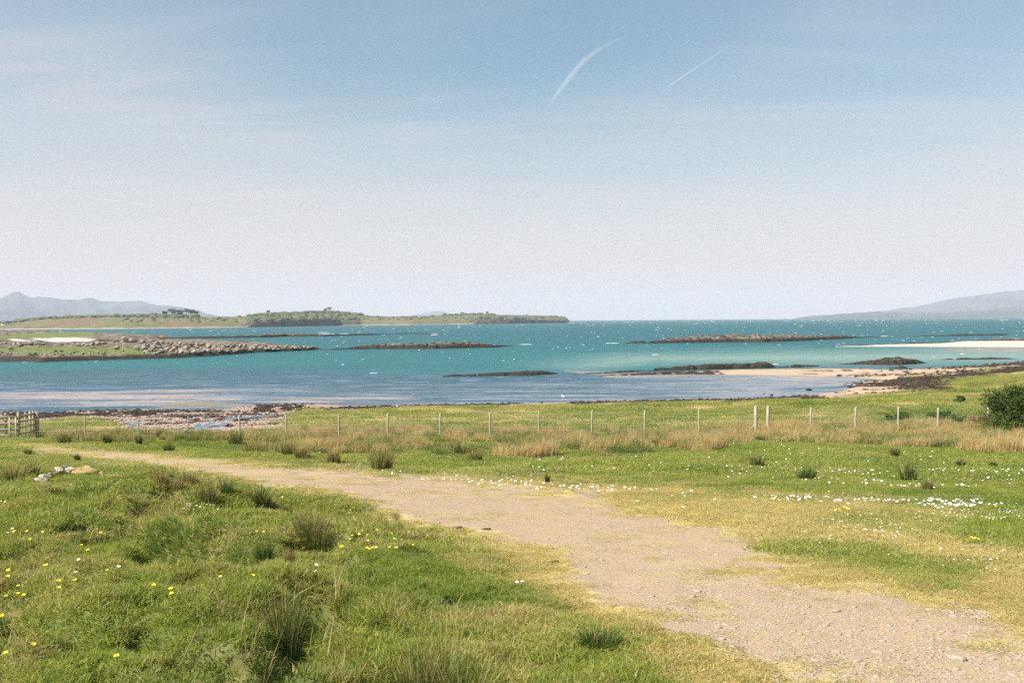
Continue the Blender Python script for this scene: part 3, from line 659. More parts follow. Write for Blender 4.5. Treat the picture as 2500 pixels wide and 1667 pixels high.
def _later(): pass
def reef(pts, hts, wid, M, label, step=.3, name='reef', cat='reef', rough=.5, blocky=.5, seed=0, col=1.0):
    """a ridge of rock along a surveyed waterline; hts = photo-pixel heights at the points"""
    P_ = poly_w(pts); D_ = np.hypot(P_[:, 0], P_[:, 1]); hz = np.array(hts) / F * D_ * 1.15
    seg = np.hypot(*np.diff(P_, axis=0).T); cum = np.concatenate([[0], np.cumsum(seg)]); n = int(np.clip(cum[-1] / step, 12, 420))
    u = np.linspace(0, cum[-1], n); cx = np.interp(u, cum, P_[:, 0]); cy = np.interp(u, cum, P_[:, 1]); hh = np.interp(u, cum, hz)
    tx = np.gradient(cx); ty = np.gradient(cy); L_ = np.hypot(tx, ty); nx, ny = -ty / L_, tx / L_
    nv = 17; v = np.linspace(-1, 1, nv); wv = wid * (0.35 + .65 * hh / max(hh.max(), 1e-6)) * (1 + .5 * (fbm(u, u * 0, .25, 3, seed) - .5))
    X = cx[:, None] + nx[:, None] * (v + .75)[None] * wv[:, None] / 2; Y = cy[:, None] + ny[:, None] * (v + .75)[None] * wv[:, None] / 2
    prof = np.clip(1 - np.abs(v) ** 3.5, 0, 1)[None]
    nz = fbm(X, Y, .9, 4, seed + 3); cols = fbm(u * 1.0, u * 0 + seed, 1.2, 3, seed + 5)
    nb = np.floor(fbm(X, Y, .35, 3, seed + 9) * 7) / 7
    Z = hh[:, None] * prof * (1 - rough * .5 + rough * (nz - .2) + blocky * (nb - .5)) - .12 + col * .25 * (cols[:, None] - .5) * hh[:, None]
    Z = Z - .55 * hh[:, None] * sstep(.42, .30, fbm(X * 1.6, Y * .5, 1.0, 3, seed + 13)) * prof
    Z[:, 0] = Z[:, -1] = -.6
    Xj = X + (fbm(X * 3, Y * 3, .8, 2, seed + 7) - .5) * .5 * step * 3
    o = link(name, np_mesh(name, np.stack([Xj.ravel(), Y.ravel(), Z.ravel()], -1), grid_faces(n, nv), None, False, [M]))
    return tag(o, label, cat)
reef([(385, 827), (500, 826), (640, 824), (700, 821.5), (720, 821.5), (790, 821), (900, 818), (965, 816)], [3, 5, 6, 8, 7, 5, 4, 1], 9, M_reef, 'long thin dark reef trailing right from the white beach islet', step=1.0, seed=1)
reef([(965, 815.5), (1010, 815), (1050, 816), (1090, 816)], [2, 3, 2, .5], 4, M_reef, 'small tan rock in surf past the tip of the long thin reef', step=.6, seed=2)
reef([(790, 855), (850, 853), (900, 852), (960, 851.5), (1060, 851), (1150, 849), (1205, 848), (1260, 844)], [1, 4, 9, 13, 15, 14, 7, 1.5], 8, M_reef, 'dark ledge shaped reef standing alone in mid water, tan on top', step=.35, seed=3, rough=.35, col=.5)
reef([(1525, 838), (1550, 838), (1570, 838), (1600, 837.5)], [1, 7, 6, 2], 4, M_rock, 'small tan rock at the left end of the bouldery skerry', step=.3, seed=4)
reef([(1600, 838), (1660, 837), (1720, 836), (1800, 835), (1860, 835), (1940, 832.5), (2000, 830), (2060, 827), (2115, 824)], [5, 12, 15, 17, 17, 14, 10, 7, 2], 12, M_reef, 'broad bouldery skerry in the teal water right of centre', step=.45, seed=5, rough=.6)
reef([(2115, 824), (2180, 822), (2260, 821), (2360, 820), (2460, 818)], [2, 1, 2, 4, 3], 6, M_reef, 'faint low line of rocks far out beyond the pale sand spit', step=.9, seed=6)
reef([(1060, 920), (1100, 919), (1150, 918.5), (1220, 917.5), (1300, 916), (1345, 913.5), (1368, 911)], [1, 5, 8, 10, 11, 9, 3], 2.6, M_reefd, 'dark weedy reef ending left of centre, in front of open water', step=.14, seed=7, rough=.4, col=1.4)
reef([(1405, 913.5), (1440, 912.5), (1500, 910.5), (1540, 909), (1570, 907.5), (1608, 905.5)], [2, 4, 5, 6, 5, 3], 2.2, M_reefd, 'low broken weedy reef joining the left tip of the sand spit', step=.15, seed=8, col=1.4)
reef([(1605, 904.5), (1680, 903), (1760, 901), (1830, 899), (1880, 898), (1900, 897)], [6, 11, 12, 13, 14, 4], 3.0, M_reefd, 'dark wall like weedy reef along the back of the sand spit', step=.15, seed=9, rough=.4, col=1.3)
reef([(1905, 897), (1950, 896.5), (2000, 894)], [4, 8, 4], 2.4, M_reefd, 'short rounded weedy reef between the wall like reef and the tall one', step=.15, seed=10)
reef([(2050, 890), (2100, 890), (2150, 890.5), (2190, 891), (2240, 888), (2265, 886)], [3, 9, 14, 17, 13, 3], 4.0, M_reefd, 'tallest weedy reef behind the sand spit with tan patches', step=.16, seed=11, rough=.7)
reef([(2170, 899), (2190, 899.5), (2205, 899.5), (2216, 899)], [3, 5, 8, 4], 1.6, M_reefd, 'lone dark rock lying on the wet sand below the tallest reef', step=.1, seed=12)
reef([(2293, 878), (2340, 878), (2400, 877.5), (2450, 877), (2490, 876)], [2, 5, 5, 5, 2], 2.5, M_reefd, 'low dark reef in shallow water near the right edge', step=.2, seed=13)
reef([(1960, 847.5), (2100, 845), (2170, 844), (2250, 842.5), (2320, 840)], [1, 3, 4, 6, 6], 5, M_reef, 'dark rocks leading to the pale sand spit at right', step=.5, seed=14)
reef([(2310, 838), (2380, 836.5), (2450, 836), (2520, 835.5), (2620, 835)], [3, 4, 8, 10, 9], 8, M_rock, 'tan rocks along the back of the pale sand spit at right', step=.5, seed=15)
reef([(1130, 876), (1210, 875), (1250, 874)], [1, 1.5, 1], 1.5, M_reefd, 'thin submerged rock line left of the shallow green water', step=.4, seed=16, rough=.2)
reef([(1330, 873), (1350, 872.5), (1368, 872)], [1, 1.8, 1], 1.2, M_reefd, 'tiny dark rock line at the edge of the shallow green water', step=.4, seed=17, rough=.2)
reef([(1455, 868), (1560, 866), (1660, 863)], [.6, 1.4, .8], 2, M_reefd, 'thin dark rock line across the shallow green water', step=.5, seed=18, rough=.2)
reef([(-60, 1011), (0, 1010), (40, 1008), (52, 1005)], [4, 5, 4, 2], .9, M_reefd, 'dark weedy rocks in the shallows behind the wooden gate', step=.1, seed=19)
reef([(60, 1009), (78, 1010), (92, 1006)], [2, 5, 3], .5, M_reefd, 'small dark rock in the shallows right of the wooden gate', step=.06, seed=20)
for i, (px, py, w) in enumerate(((1865, 962, 5), (1883, 965, 9), (1803, 971, 5), (1952, 965, 5), (1975, 953, 14), (1820, 969, 4), (2050, 918, 10), (2100, 902, 6))):
    q = plane_pt(px, py); r = w / F * math.hypot(*q) / 2
    tag(link('rock', ROCKS[i % 7], None, (q[0], q[1], max(float(H(*q)), 0) + .3 * r), (0, 0, i), (r * 1.3, r, r * .7)), 'small dark rock awash near the muddy edge of the bay', 'rock', 'dark rocks awash by the bay edge').data.materials[0]

reef([(-40, 826), (0, 824), (30, 821), (60, 822)], [5, 6, 6, 2], 7, M_reef, 'dark ledge at the left end of the white beach islet', step=.8, seed=31)
reef([(60, 820), (95, 818.5), (120, 819)], [4, 7, 2], 7, M_reef, 'dark hump of rock on the skyline of the white beach islet', step=.8, seed=32)
reef([(175, 821), (200, 821), (240, 824), (262, 826)], [4, 5, 5, 2], 7, M_reef, 'dark ledge above the right end of the white shell beach', step=.8, seed=33)
reef([(275, 826), (300, 824), (330, 825), (380, 827), (400, 828)], [3, 6, 5, 4, 1], 8, M_reef, 'rocky shelf at the right tip of the white beach islet', step=.8, seed=34)
# weed covered stones along the shore and shingle pebbles: instanced stuff
def inst_object(name, pts, rot, scl, idx, sources, label=None, extra=None, kind='stuff'):
    """one object that scatters source meshes on points with geometry nodes"""
    me_ = bpy.data.meshes.new(name + '_points'); me_.vertices.add(len(pts)); me_.vertices.foreach_set('co', np.asarray(pts, np.float32).ravel())
    for nm, arr, ty in (('rotv', rot, 'FLOAT_VECTOR'), ('sclv', scl, 'FLOAT_VECTOR')):
        a = me_.attributes.new(nm, ty, 'POINT'); a.data.foreach_set('vector', np.asarray(arr, np.float32).ravel())
    a = me_.attributes.new('idx', 'INT', 'POINT'); a.data.foreach_set('value', np.asarray(idx, np.int32))
    for nm, arr in (extra or {}).items():
        a = me_.attributes.new(nm, 'FLOAT', 'POINT'); a.data.foreach_set('value', np.asarray(arr, np.float32))
    c = bpy.data.collections.new(name + '_kit')
    for i, s in enumerate(sources): c.objects.link(bpy.data.objects.new('%s_%02d' % (name, i), s))
    o = link(name, me_)
    ng = bpy.data.node_groups.new(name, 'GeometryNodeTree')
    ng.interface.new_socket('Geometry', in_out='INPUT', socket_type='NodeSocketGeometry'); ng.interface.new_socket('Geometry', in_out='OUTPUT', socket_type='NodeSocketGeometry')
    N = ng.nodes; gi = N.new('NodeGroupInput'); go = N.new('NodeGroupOutput'); ip = N.new('GeometryNodeInstanceOnPoints')
    ci = N.new('GeometryNodeCollectionInfo'); ci.inputs['Collection'].default_value = c; ci.inputs['Separate Children'].default_value = True; ci.inputs['Reset Children'].default_value = True
    def na(nm, ty):
        q = N.new('GeometryNodeInputNamedAttribute'); q.data_type = ty; q.inputs['Name'].default_value = nm; return q.outputs['Attribute']
    L = ng.links.new
    L(gi.outputs[0], ip.inputs['Points']); L(ci.outputs[0], ip.inputs['Instance']); ip.inputs['Pick Instance'].default_value = True
    L(na('idx', 'INT'), ip.inputs['Instance Index']); L(na('rotv', 'FLOAT_VECTOR'), ip.inputs['Rotation']); L(na('sclv', 'FLOAT_VECTOR'), ip.inputs['Scale'])
    L(ip.outputs[0], go.inputs[0])
    md = o.modifiers.new('scatter', 'NODES'); md.node_group = ng
    return tag(o, label, kind=kind)
NC = 1 << 30
def scatter_px(n, poly, cond=None, zmax=240):
    """points spread over the ground inside a photo-pixel outline (uniform over the picture)"""
    P_ = np.array(poly, float); lo, hi = P_.min(0), P_.max(0); out = []
    while len(out) < n:
        m_ = 4000
        a = rng.uniform(lo[0], hi[0], m_); b = rng.uniform(lo[1], hi[1], m_); ok = sdf(a, b, P_) > 0
        a, b = a[ok], b[ok]
        if len(a) == 0: break
        # bilinear search of ground along each ray
        d = ray(a, b); t = np.exp(np.linspace(math.log(2.5), math.log(zmax), 260))
        X = d[:, 0:1] * t; Y = d[:, 1:2] * t; Zr = EYE + d[:, 2:3] * t; hit = Zr < H(X.ravel(), Y.ravel()).reshape(X.shape)
        i = hit.argmax(1); okk = hit.any(1) & (i > 0); r_ = np.arange(len(a))[okk]; i = i[okk]
        z1 = (Zr - H(X.ravel(), Y.ravel()).reshape(X.shape)); f = z1[r_, i - 1] / (z1[r_, i - 1] - z1[r_, i] + 1e-9)
        x = X[r_, i - 1] + (X[r_, i] - X[r_, i - 1]) * f; y = Y[r_, i - 1] + (Y[r_, i] - Y[r_, i - 1]) * f
        pp = np.stack([x, y, a[r_], b[r_]], -1)
        if cond is not None: pp = pp[cond(pp[:, 0], pp[:, 1], pp[:, 2], pp[:, 3])]
        out += list(pp)
    return np.array(out[:n])
M_weedst = simple_mat('weed_covered_stone', (0.018, 0.013, 0.010), (0.085, 0.058, 0.040), 2.5, rough=.7)
M_pinkst = simple_mat('pink_shingle_stone', (0.26, 0.18, 0.14), (0.46, 0.35, 0.28), 1.5)
wst = [np_mesh('weed_stone', *rock_verts(300 + i, 1, 5, (.6, .9), .5), None, False, [M_weedst]) for i in range(4)]
pst = [np_mesh('shingle_stone', *rock_verts(320 + i, 1, 5, (.6, .9), .55), None, False, [M_pinkst]) for i in range(4)]
cw = lambda x, y, a, b: (grid_at(x, y, GM['weed']) > rng.random(len(x)) * .8)
p = scatter_px(4200, [(-30, 998), (760, 984), (900, 985), (1300, 981), (1700, 972), (1990, 960), (2040, 930), (2160, 897), (2520, 872), (2520, 912), (2340, 958), (1990, 975), (1700, 990), (850, 1000), (700, 1030), (-30, 1030)], cw)
n = len(p); z = H(p[:, 0], p[:, 1]); r = rng.uniform(.04, .19, n) * np.hypot(p[:, 0], p[:, 1]) / 110
inst_object('weedy_stones', np.stack([p[:, 0], p[:, 1], z + r * .15], -1), np.stack([rng.uniform(-.3, .3, n), rng.uniform(-.3, .3, n), rng.uniform(0, 6.3, n)], -1), np.stack([r * rng.uniform(.9, 1.8, n), r, r], -1), rng.integers(0, 4, n), wst, 'dark weed covered stones strewn along the shoreline')
cb = lambda x, y, a, b: (grid_at(x, y, GM['beach']) > .5) & (grid_at(x, y, GM['weed']) < .6)
p = scatter_px(7000, [(-30, 998), (760, 984), (740, 1010), (700, 1052), (560, 1064), (290, 1050), (-30, 1030)], cb)
n = len(p); z = H(p[:, 0], p[:, 1]); r = rng.uniform(.03, .13, n)
inst_object('shingle', np.stack([p[:, 0], p[:, 1], z + r * .1], -1), np.stack([rng.uniform(-.3, .3, n), rng.uniform(-.3, .3, n), rng.uniform(0, 6.3, n)], -1), np.stack([r * 1.3, r, r], -1), rng.integers(0, 4, n), pst, 'pinkish shingle stones on the beach beside the stream')

# ------------------------------------------------------------------ far island
SIL = np.array([(-260, 794), (-80, 793), (0, 789), (60, 783), (110, 778.5), (170, 776), (300, 773), (370, 771.5), (430, 773), (500, 773.5), (570, 773.5), (612, 771), (640, 769), (700, 766), (790, 762.5), (820, 763), (870, 768), (920, 772), (960, 772.5), (1060, 770.5),
                (1110, 767.5), (1190, 767.5), (1250, 769), (1350, 770.5), (1378, 773), (1386, 778), (1392, 785), (1398, 788.5)])
WLN = np.array([(-260, 807), (0, 805), (300, 803), (540, 800), (830, 795), (1000, 793.5), (1100, 792), (1240, 790.4), (1330, 789), (1398, 788)])
cpx = np.concatenate([np.arange(-260, 1376, 5.0), np.arange(1376, 1399, 1.5)]); nc = len(cpx)
hy = horizon(cpx); wl = np.interp(cpx, WLN[:, 0], WLN[:, 1]); sl = np.interp(cpx, SIL[:, 0], SIL[:, 1])
wpt = plane_pt(cpx, wl); wd_ = np.hypot(wpt[:, 0], wpt[:, 1]); dirs = wpt / wd_[:, None]
fr = np.array([-.02, 0, .03, .06, .10, .16, .24, .34, .46, .6, .75, .88, 1.0, 1.15, 1.3]); depth = 320.0
V = []; at_b = []
for q, f in enumerate(fr):
    dd = wd_ + f * depth
    crest = EYE + (hy - sl) / F * (wd_ + depth); crest = np.maximum(crest, .5)
    el = np.interp(f, [-.02, 0, .03, .10, .16, .24, .6, 1.0, 1.15, 1.3], [-.15, 0, .06, .22, .38, .50, .78, 1.0, .8, -.1])
    cl = sstep(595, 620, cpx) * sstep(885, 870, cpx) + sstep(1150, 1165, cpx) * sstep(1390, 1380, cpx)      # cliffs
    elc = np.interp(f, [-.02, 0, .02, .03, .24, .6, 1.0, 1.15, 1.3], [-.15, 0.04, .08, .42, .55, .80, 1.0, .8, -.1])
    e = el * (1 - cl) + elc * cl
    z = crest * e + (fbm(cpx * .05, cpx * 0 + f * 9, 1.0, 4, 77) - .5) * 3.0 * sstep(.02, .2, np.array(f)) * (f < 1)
    V.append(np.stack([dirs[:, 0] * dd, dirs[:, 1] * dd, z], -1))
V = np.concatenate(V)
m, k = mat('far_island_heath'); g = k.n('ShaderNodeNewGeometry'); P = g.outputs['Position']
sp = k.n('ShaderNodeSeparateXYZ'); k.l(P, sp.inputs[0])
n1 = k.noise(P, 0.012, 4, .65, .5, stretch=(1, .5, 3)); n2 = k.noise(P, 0.05, 4, .7)
c = k.mix(k.ramp(n1, .40, .58), (0.21, 0.145, 0.09), (0.165, 0.165, 0.075)); c = k.mix(k.ramp(n2, .5, .7, 0, .8), c, (0.055, 0.085, 0.03))
c = k.mix(k.ramp(k.math('ADD', sp.outputs[2], k.math('MULTIPLY', k.math('SUBTRACT', n2, .5), 3.0)), 0.6, 2.2, 1, 0), c, (0.36, 0.30, 0.24))
sn = k.n('ShaderNodeSeparateXYZ'); k.l(g.outputs['True Normal'], sn.inputs[0])
c = k.mix(k.ramp(sn.outputs[2], .6, .9, 1, 0), c, k.mix(k.ramp(n2, .4, .6), (0.035, 0.045, 0.032), (0.13, 0.115, 0.08)))
M_heath = finish(m, k, c, .95, .1, n2, .6, 2.0)
fi = link('island', np_mesh('island', V, grid_faces(len(fr), nc), None, False, [M_heath])); tag(fi, 'long low heath covered island across the water, with dark cliffs and woods', 'island')
# woods and scrub on the island: many leafy clumps in one mass, plus single trees
clumpV, clumpF = rock_verts(401, 1, 4, (.7, .95), .8); clumps = [np_mesh('scrub_clump', *rock_verts(410 + i, 1, 5, (.6, .9), .85), None, False, [M_scrub]) for i in range(4)]
def isl_pt(px, f):
    j = int(np.argmin(abs(cpx - px))); q = np.interp(f, fr, np.arange(len(fr))); a = int(q); b = min(a + 1, len(fr) - 1); t = q - a
    return V[a * nc + j] * (1 - t) + V[b * nc + j] * t
pts = []
def woods(x0, x1, f0, f1, n, s0, s1):
    for _ in range(n):
        px = random.uniform(x0, x1); p_ = isl_pt(px, random.uniform(f0, f1)); pts.append((*p_, random.uniform(s0 * .6, s1 * random.choice((.6, 1, 1.25)))))
woods(30, 480, .82, 1.0, 520, 1.6, 4); woods(-80, 60, .5, 1.0, 60, 1.5, 4); woods(370, 480, .75, 1.0, 110, 2, 5.5); woods(610, 880, .80, 1.0, 380, 2, 5); woods(610, 880, .1, .30, 210, 2, 5.5); woods(590, 860, .04, .12, 70, 2, 5)
woods(640, 850, .35, .8, 120, 1.5, 4); woods(1080, 1210, .85, 1.0, 90, 2, 5); woods(1140, 1280, .10, .30, 190, 3, 7); woods(880, 1380, .3, .9, 160, 1.5, 3.5); woods(1280, 1385, .15, .4, 50, 2, 5); woods(300, 620, .2, .8, 90, 1.2, 2.6)
pts = np.array(pts); n = len(pts)
inst_object('far_woodland', pts[:, :3] + np.array([0, 0, .6]), np.stack([0 * pts[:, 0], 0 * pts[:, 0], rng.uniform(0, 6, n)], -1), np.stack([pts[:, 3] * 1.4, pts[:, 3] * 1.4, pts[:, 3]], -1), rng.integers(0, 4, n), clumps, 'dark scrub and woods on the slopes of the far island')
def crown_mesh(nl, rad, leaf, seed, zs=.75, lobes=6, name='crown', M=None):
    """leaf clumps spread through a lobed volume"""
    r = np.random.default_rng(seed); cc = r.normal(size=(lobes, 3)) * .45; cc[:, 2] = np.abs(cc[:, 2]) * .6; rr_ = r.uniform(.35, .6, lobes)
    w = r.integers(0, lobes, nl); d = r.normal(size=(nl, 3)); d /= np.linalg.norm(d, axis=1)[:, None]
    c = (cc[w] + d * rr_[w][:, None] * r.uniform(.55, 1.0, (nl, 1))) * rad; c[:, 2] *= zs
    a = r.normal(size=(nl, 3)); a /= np.linalg.norm(a, axis=1)[:, None]; b = np.cross(a, r.normal(size=(nl, 3))); b /= np.linalg.norm(b, axis=1)[:, None]
    l = leaf * r.uniform(.6, 1.4, (nl, 1)); Vv = np.stack([c - a * l, c + b * l * .6, c + a * l, c - b * l * .6], 1).reshape(-1, 3)
    return np_mesh(name, Vv, np.arange(nl * 4).reshape(-1, 4), None, False, [M or M_scrub])
def tube(pts, rads, seg=6):
    P_ = np.array(pts, float); V_ = []
    for i, q in enumerate(P_):
        d = P_[min(i + 1, len(P_) - 1)] - P_[max(i - 1, 0)]; d /= np.linalg.norm(d) + 1e-9
        a = np.cross(d, [0.3, .9, .1]); a /= np.linalg.norm(a); b = np.cross(d, a)
        for s_ in range(seg):
            th = 2 * math.pi * s_ / seg; V_.append(q + rads[i] * (math.cos(th) * a + math.sin(th) * b))
    F_ = grid_faces(len(P_), seg, True)
    cap = [[0 + j for j in range(seg)]]
    return np.array(V_), F_
def merge(parts):
    V_ = []; F_ = []; b = 0
    for v, f in parts: V_.append(v); F_.append(np.asarray(f) + b); b += len(v)
    return np.concatenate(V_), np.concatenate(F_)
trees = [(418, .97, 15, 'leftmost of the tall pines standing on the far island skyline'), (440, .97, 13, 'round topped pine in the gap left of the far island pine group'), (442, .90, 9, 'short pine in front of the gap in the far island pine group'),
         (455, .97, 15, 'broad pine in the middle of the far island pine group'), (464, .97, 14, 'pine right of the middle of the far island pine group'), (470, .97, 12, 'narrow pine near the right end of the far island pine group'),
         (481, .97, 10, 'rightmost low pine of the far island pine group'), (425, .9, 11, 'low pine between the two tallest left pines on the far island'), (405, .97, 9, 'small pine at the left foot of the far island pine group'),
         (806, .99, 13, 'lone dark tree crowning the highest point of the far island'), (797, .99, 9, 'small tree beside the crowning tree on the far island hilltop'), (655, .95, 9, 'round dark tree on the left shoulder of the wooded hill'),
         (1130, .98, 7, 'small bush like tree on the skyline right of the bay beach'), (1190, .98, 8, 'thin lone tree on the skyline above the dark cliff wood')]
for i, (px, f, hh_, lb) in enumerate(trees):
    p_ = isl_pt(px, f); t = empty('pine_tree' if i < 9 else 'broadleaf_tree', p_, lb, 'tree', 'pines on the far island' if i < 9 else 'single trees on the far island skyline')
    v_, f_ = merge([tube([(0, 0, -1), (.2, 0, hh_ * .4), (.5, 0, hh_ * .8)], [.5, .4, .2]), tube([(.2, 0, hh_ * .5), (2, 1, hh_ * .75)], [.25, .1]), tube([(.2, 0, hh_ * .45), (-2, -1, hh_ * .7)], [.25, .1])])
    link('trunk', np_mesh('trunk', v_, f_, None, True, [M_twig]), t)
    link('crown', crown_mesh(620, hh_ * .42, .62, 500 + i, .95, 9), t, (0, 0, hh_ * .60), (0, 0, i), (1.15, .9, .85 + .3 * (i % 3) / 2))
# white cottage on the island
p_ = isl_pt(14, .42); t = empty('cottage', p_, 'tiny white cottage low on the left end of the far island', 'house', rz=.3)
def box(x0, x1, y0, y1, z0, z1):
    v = np.array([(x, y, z) for z in (z0, z1) for x, y in ((x0, y0), (x1, y0), (x1, y1), (x0, y1))], float)
    return v, np.array([(3, 2, 1, 0), (4, 5, 6, 7), (0, 1, 5, 4), (1, 2, 6, 5), (2, 3, 7, 6), (3, 0, 4, 7)])
def boxm(name, M, *a): v, f = box(*a); return np_mesh(name, v, f, None, False, [M])
link('wall', boxm('wall', M_house, -6, 6, -3, 3, -2, 3.2), t)
rf = link('roof', np_mesh('roof', [(-6.3, -3.4, 3.1), (6.3, -3.4, 3.1), (6.3, 3.4, 3.1), (-6.3, 3.4, 3.1), (-6.3, 0, 6), (6.3, 0, 6)], [np.array([(0, 1, 5, 4), (2, 3, 4, 5), (3, 2, 1, 0)]), np.array([(0, 4, 3), (1, 2, 5)])], None, False, [M_slate]), t)
link('chimney', boxm('chimney', M_house, -5.8, -5, -.5, .5, 5.5, 7.2), rf); link('chimney', boxm('chimney', M_house, 5, 5.8, -.5, .5, 5.5, 7.2), rf)
for wx_ in (-3.5, 3.5): link('window', boxm('window', M_glass, wx_ - .6, wx_ + .6, -3.06, -2.9, 1, 2.2), t)
link('door', boxm('door', M_slate, -.5, .5, -3.06, -2.9, -.2, 2), t)

# ------------------------------------------------------------------ distant hills
def hills(name, prof, dist, depth, M, label, seed, rough=1.0, dx=4):
    A = np.array(prof, float); px = np.arange(A[0, 0], A[-1, 0] + .1, dx); top = np.interp(px, A[:, 0], A[:, 1]); top = top + (fbm(px * .035, px * 0, 1.0, 4, seed + 50) - .5) * 5 * sstep(2, 14, horizon(px) - top)
    d = ray(px, horizon(px)); d = d[:, :2] / np.hypot(d[:, 0], d[:, 1])[:, None]
    el = (horizon(px) - top) / F * dist
    V_ = []; rows = np.linspace(0, 1.25, 22)
    for r_ in rows:
        D_ = dist - depth * (1 - r_)
        e = np.interp(r_, [0, 1, 1.25], [0, 1, .6]) ** 1.25
        nz = (fbm(px * .02 + 3, px * 0 + r_ * 3.5, 1.0, 5, seed) - .5) * rough * np.maximum(el, 20) * 0.9 * math.sin(math.pi * min(r_, 1))
        z = el * e + nz - (8 if r_ == 0 else 0)
        V_.append(np.stack([d[:, 0] * D_, d[:, 1] * D_, z], -1))
    o = link(name, np_mesh(name, np.concatenate(V_), grid_faces(len(rows), len(px)), None, True, [M]))
    o['kind'] = 'structure'; return o
M_hill = simple_mat('hill_heath', (0.030, 0.045, 0.055), (0.085, 0.095, 0.10), 0.0016, coord='Object', bstr=.8, bdist=60)
hills('hills', [(-420, 775), (-250, 752), (-120, 742), (-40, 736), (0, 732), (20, 724), (35, 717), (47, 716.5), (60, 724), (75, 729), (110, 728), (160, 733), (190, 734), (205, 731), (215, 729), (232, 730.5), (245, 735), (280, 736), (320, 736), (350, 734.5), (362, 739), (385, 744), (430, 748), (460, 753), (490, 758), (505, 764), (540, 770), (620, 780), (700, 786)], 12500, 4200, M_hill, '', 3)
hills('hills', [(1930, 779), (1945, 774), (1985, 768), (2040, 766), (2070, 764.5), (2130, 758), (2175, 758.5), (2215, 764), (2300, 761), (2400, 757), (2470, 750), (2560, 748), (2760, 760), (3000, 775)], 9500, 2500, M_hill, '', 5)
hills('hills', [(2100, 776), (2170, 757), (2210, 751), (2250, 745), (2330, 731), (2400, 721), (2450, 715), (2500, 712.5), (2600, 705), (2800, 700), (3050, 730), (3300, 770)], 14500, 4000, M_hill, '', 8)
hills('hills', [(960, 784), (1000, 772), (1030, 763), (1070, 758), (1095, 762), (1110, 768), (1200, 775), (1290, 784)], 16600, 2000, M_hill, '', 9)
hills('hills', [(480, 788), (540, 772), (580, 772), (640, 776), (760, 780), (900, 786)], 16200, 2000, M_hill, '', 10)

# ------------------------------------------------------------------ grass
def blades(n, radius, h0, h1, w, lean, seed, square=False, curl=.5):
    r = np.random.default_rng(seed)
    if square: x = r.uniform(-radius, radius, n); y = r.uniform(-radius, radius, n)
    else: rr_ = radius * np.sqrt(r.random(n)); th = r.uniform(0, 6.283, n); x, y = rr_ * np.cos(th), rr_ * np.sin(th)
    h = r.uniform(h0, h1, n) * r.uniform(.7, 1.1, n); a = r.uniform(0, 6.283, n); la = r.uniform(0, 6.283, n); le = np.abs(r.normal(0, lean, n)) * h
    ww = w * r.uniform(.6, 1.3, n) / 2
    cx, sx = np.cos(a) * ww, np.sin(a) * ww; lx, ly = np.cos(la) * le, np.sin(la) * le
    Z0 = -.02 * np.ones(n)
    P0 = np.stack([x - cx, y - sx, Z0], -1); P1 = np.stack([x + cx, y + sx, Z0], -1)
    mx, my = x + lx * .3, y + ly * .3
    P2 = np.stack([mx + cx * .8, my + sx * .8, h * .55], -1); P3 = np.stack([mx - cx * .8, my - sx * .8, h * .55], -1)
    P4 = np.stack([x + lx, y + ly, h * (1 - curl * .25 * (le / np.maximum(h, .001)) ** 2)], -1)
    Vv = np.stack([P0, P1, P2, P3, P4], 1).reshape(-1, 3); b = np.arange(n) * 5
    q = np.stack([b, b + 1, b + 2, b + 3], -1); t = np.stack([b + 3, b + 2, b + 4], -1)
    rnd = np.repeat(r.random(n), 5); rnd2 = np.repeat(r.random(n), 5); tip = np.tile([0, 0, .5, .5, 1.0], n)
    return Vv, [q, t], dict(rnd=rnd, rnd2=rnd2, tip=tip)
def blade_mesh(name, M, *a, **kw):
    v, f, at = blades(*a, **kw); return np_mesh(name, v, f, at, False, [M])
def euler_from_normal(nx, ny, spin):
    nn_ = np.sqrt(nx ** 2 + ny ** 2 + 1); Z_ = np.stack([nx / nn_, ny / nn_, 1 / nn_], -1)
    X_ = np.stack([Z_[:, 2], 0 * nx, -Z_[:, 0]], -1); X_ /= np.linalg.norm(X_, axis=1)[:, None]; Y_ = np.cross(Z_, X_)
    c, s_ = np.cos(spin)[:, None], np.sin(spin)[:, None]; A = X_ * c + Y_ * s_; B = -X_ * s_ + Y_ * c
    return np.stack([np.arctan2(B[:, 2], Z_[:, 2]), -np.arcsin(np.clip(A[:, 2], -1, 1)), np.arctan2(A[:, 1], A[:, 0])], -1)
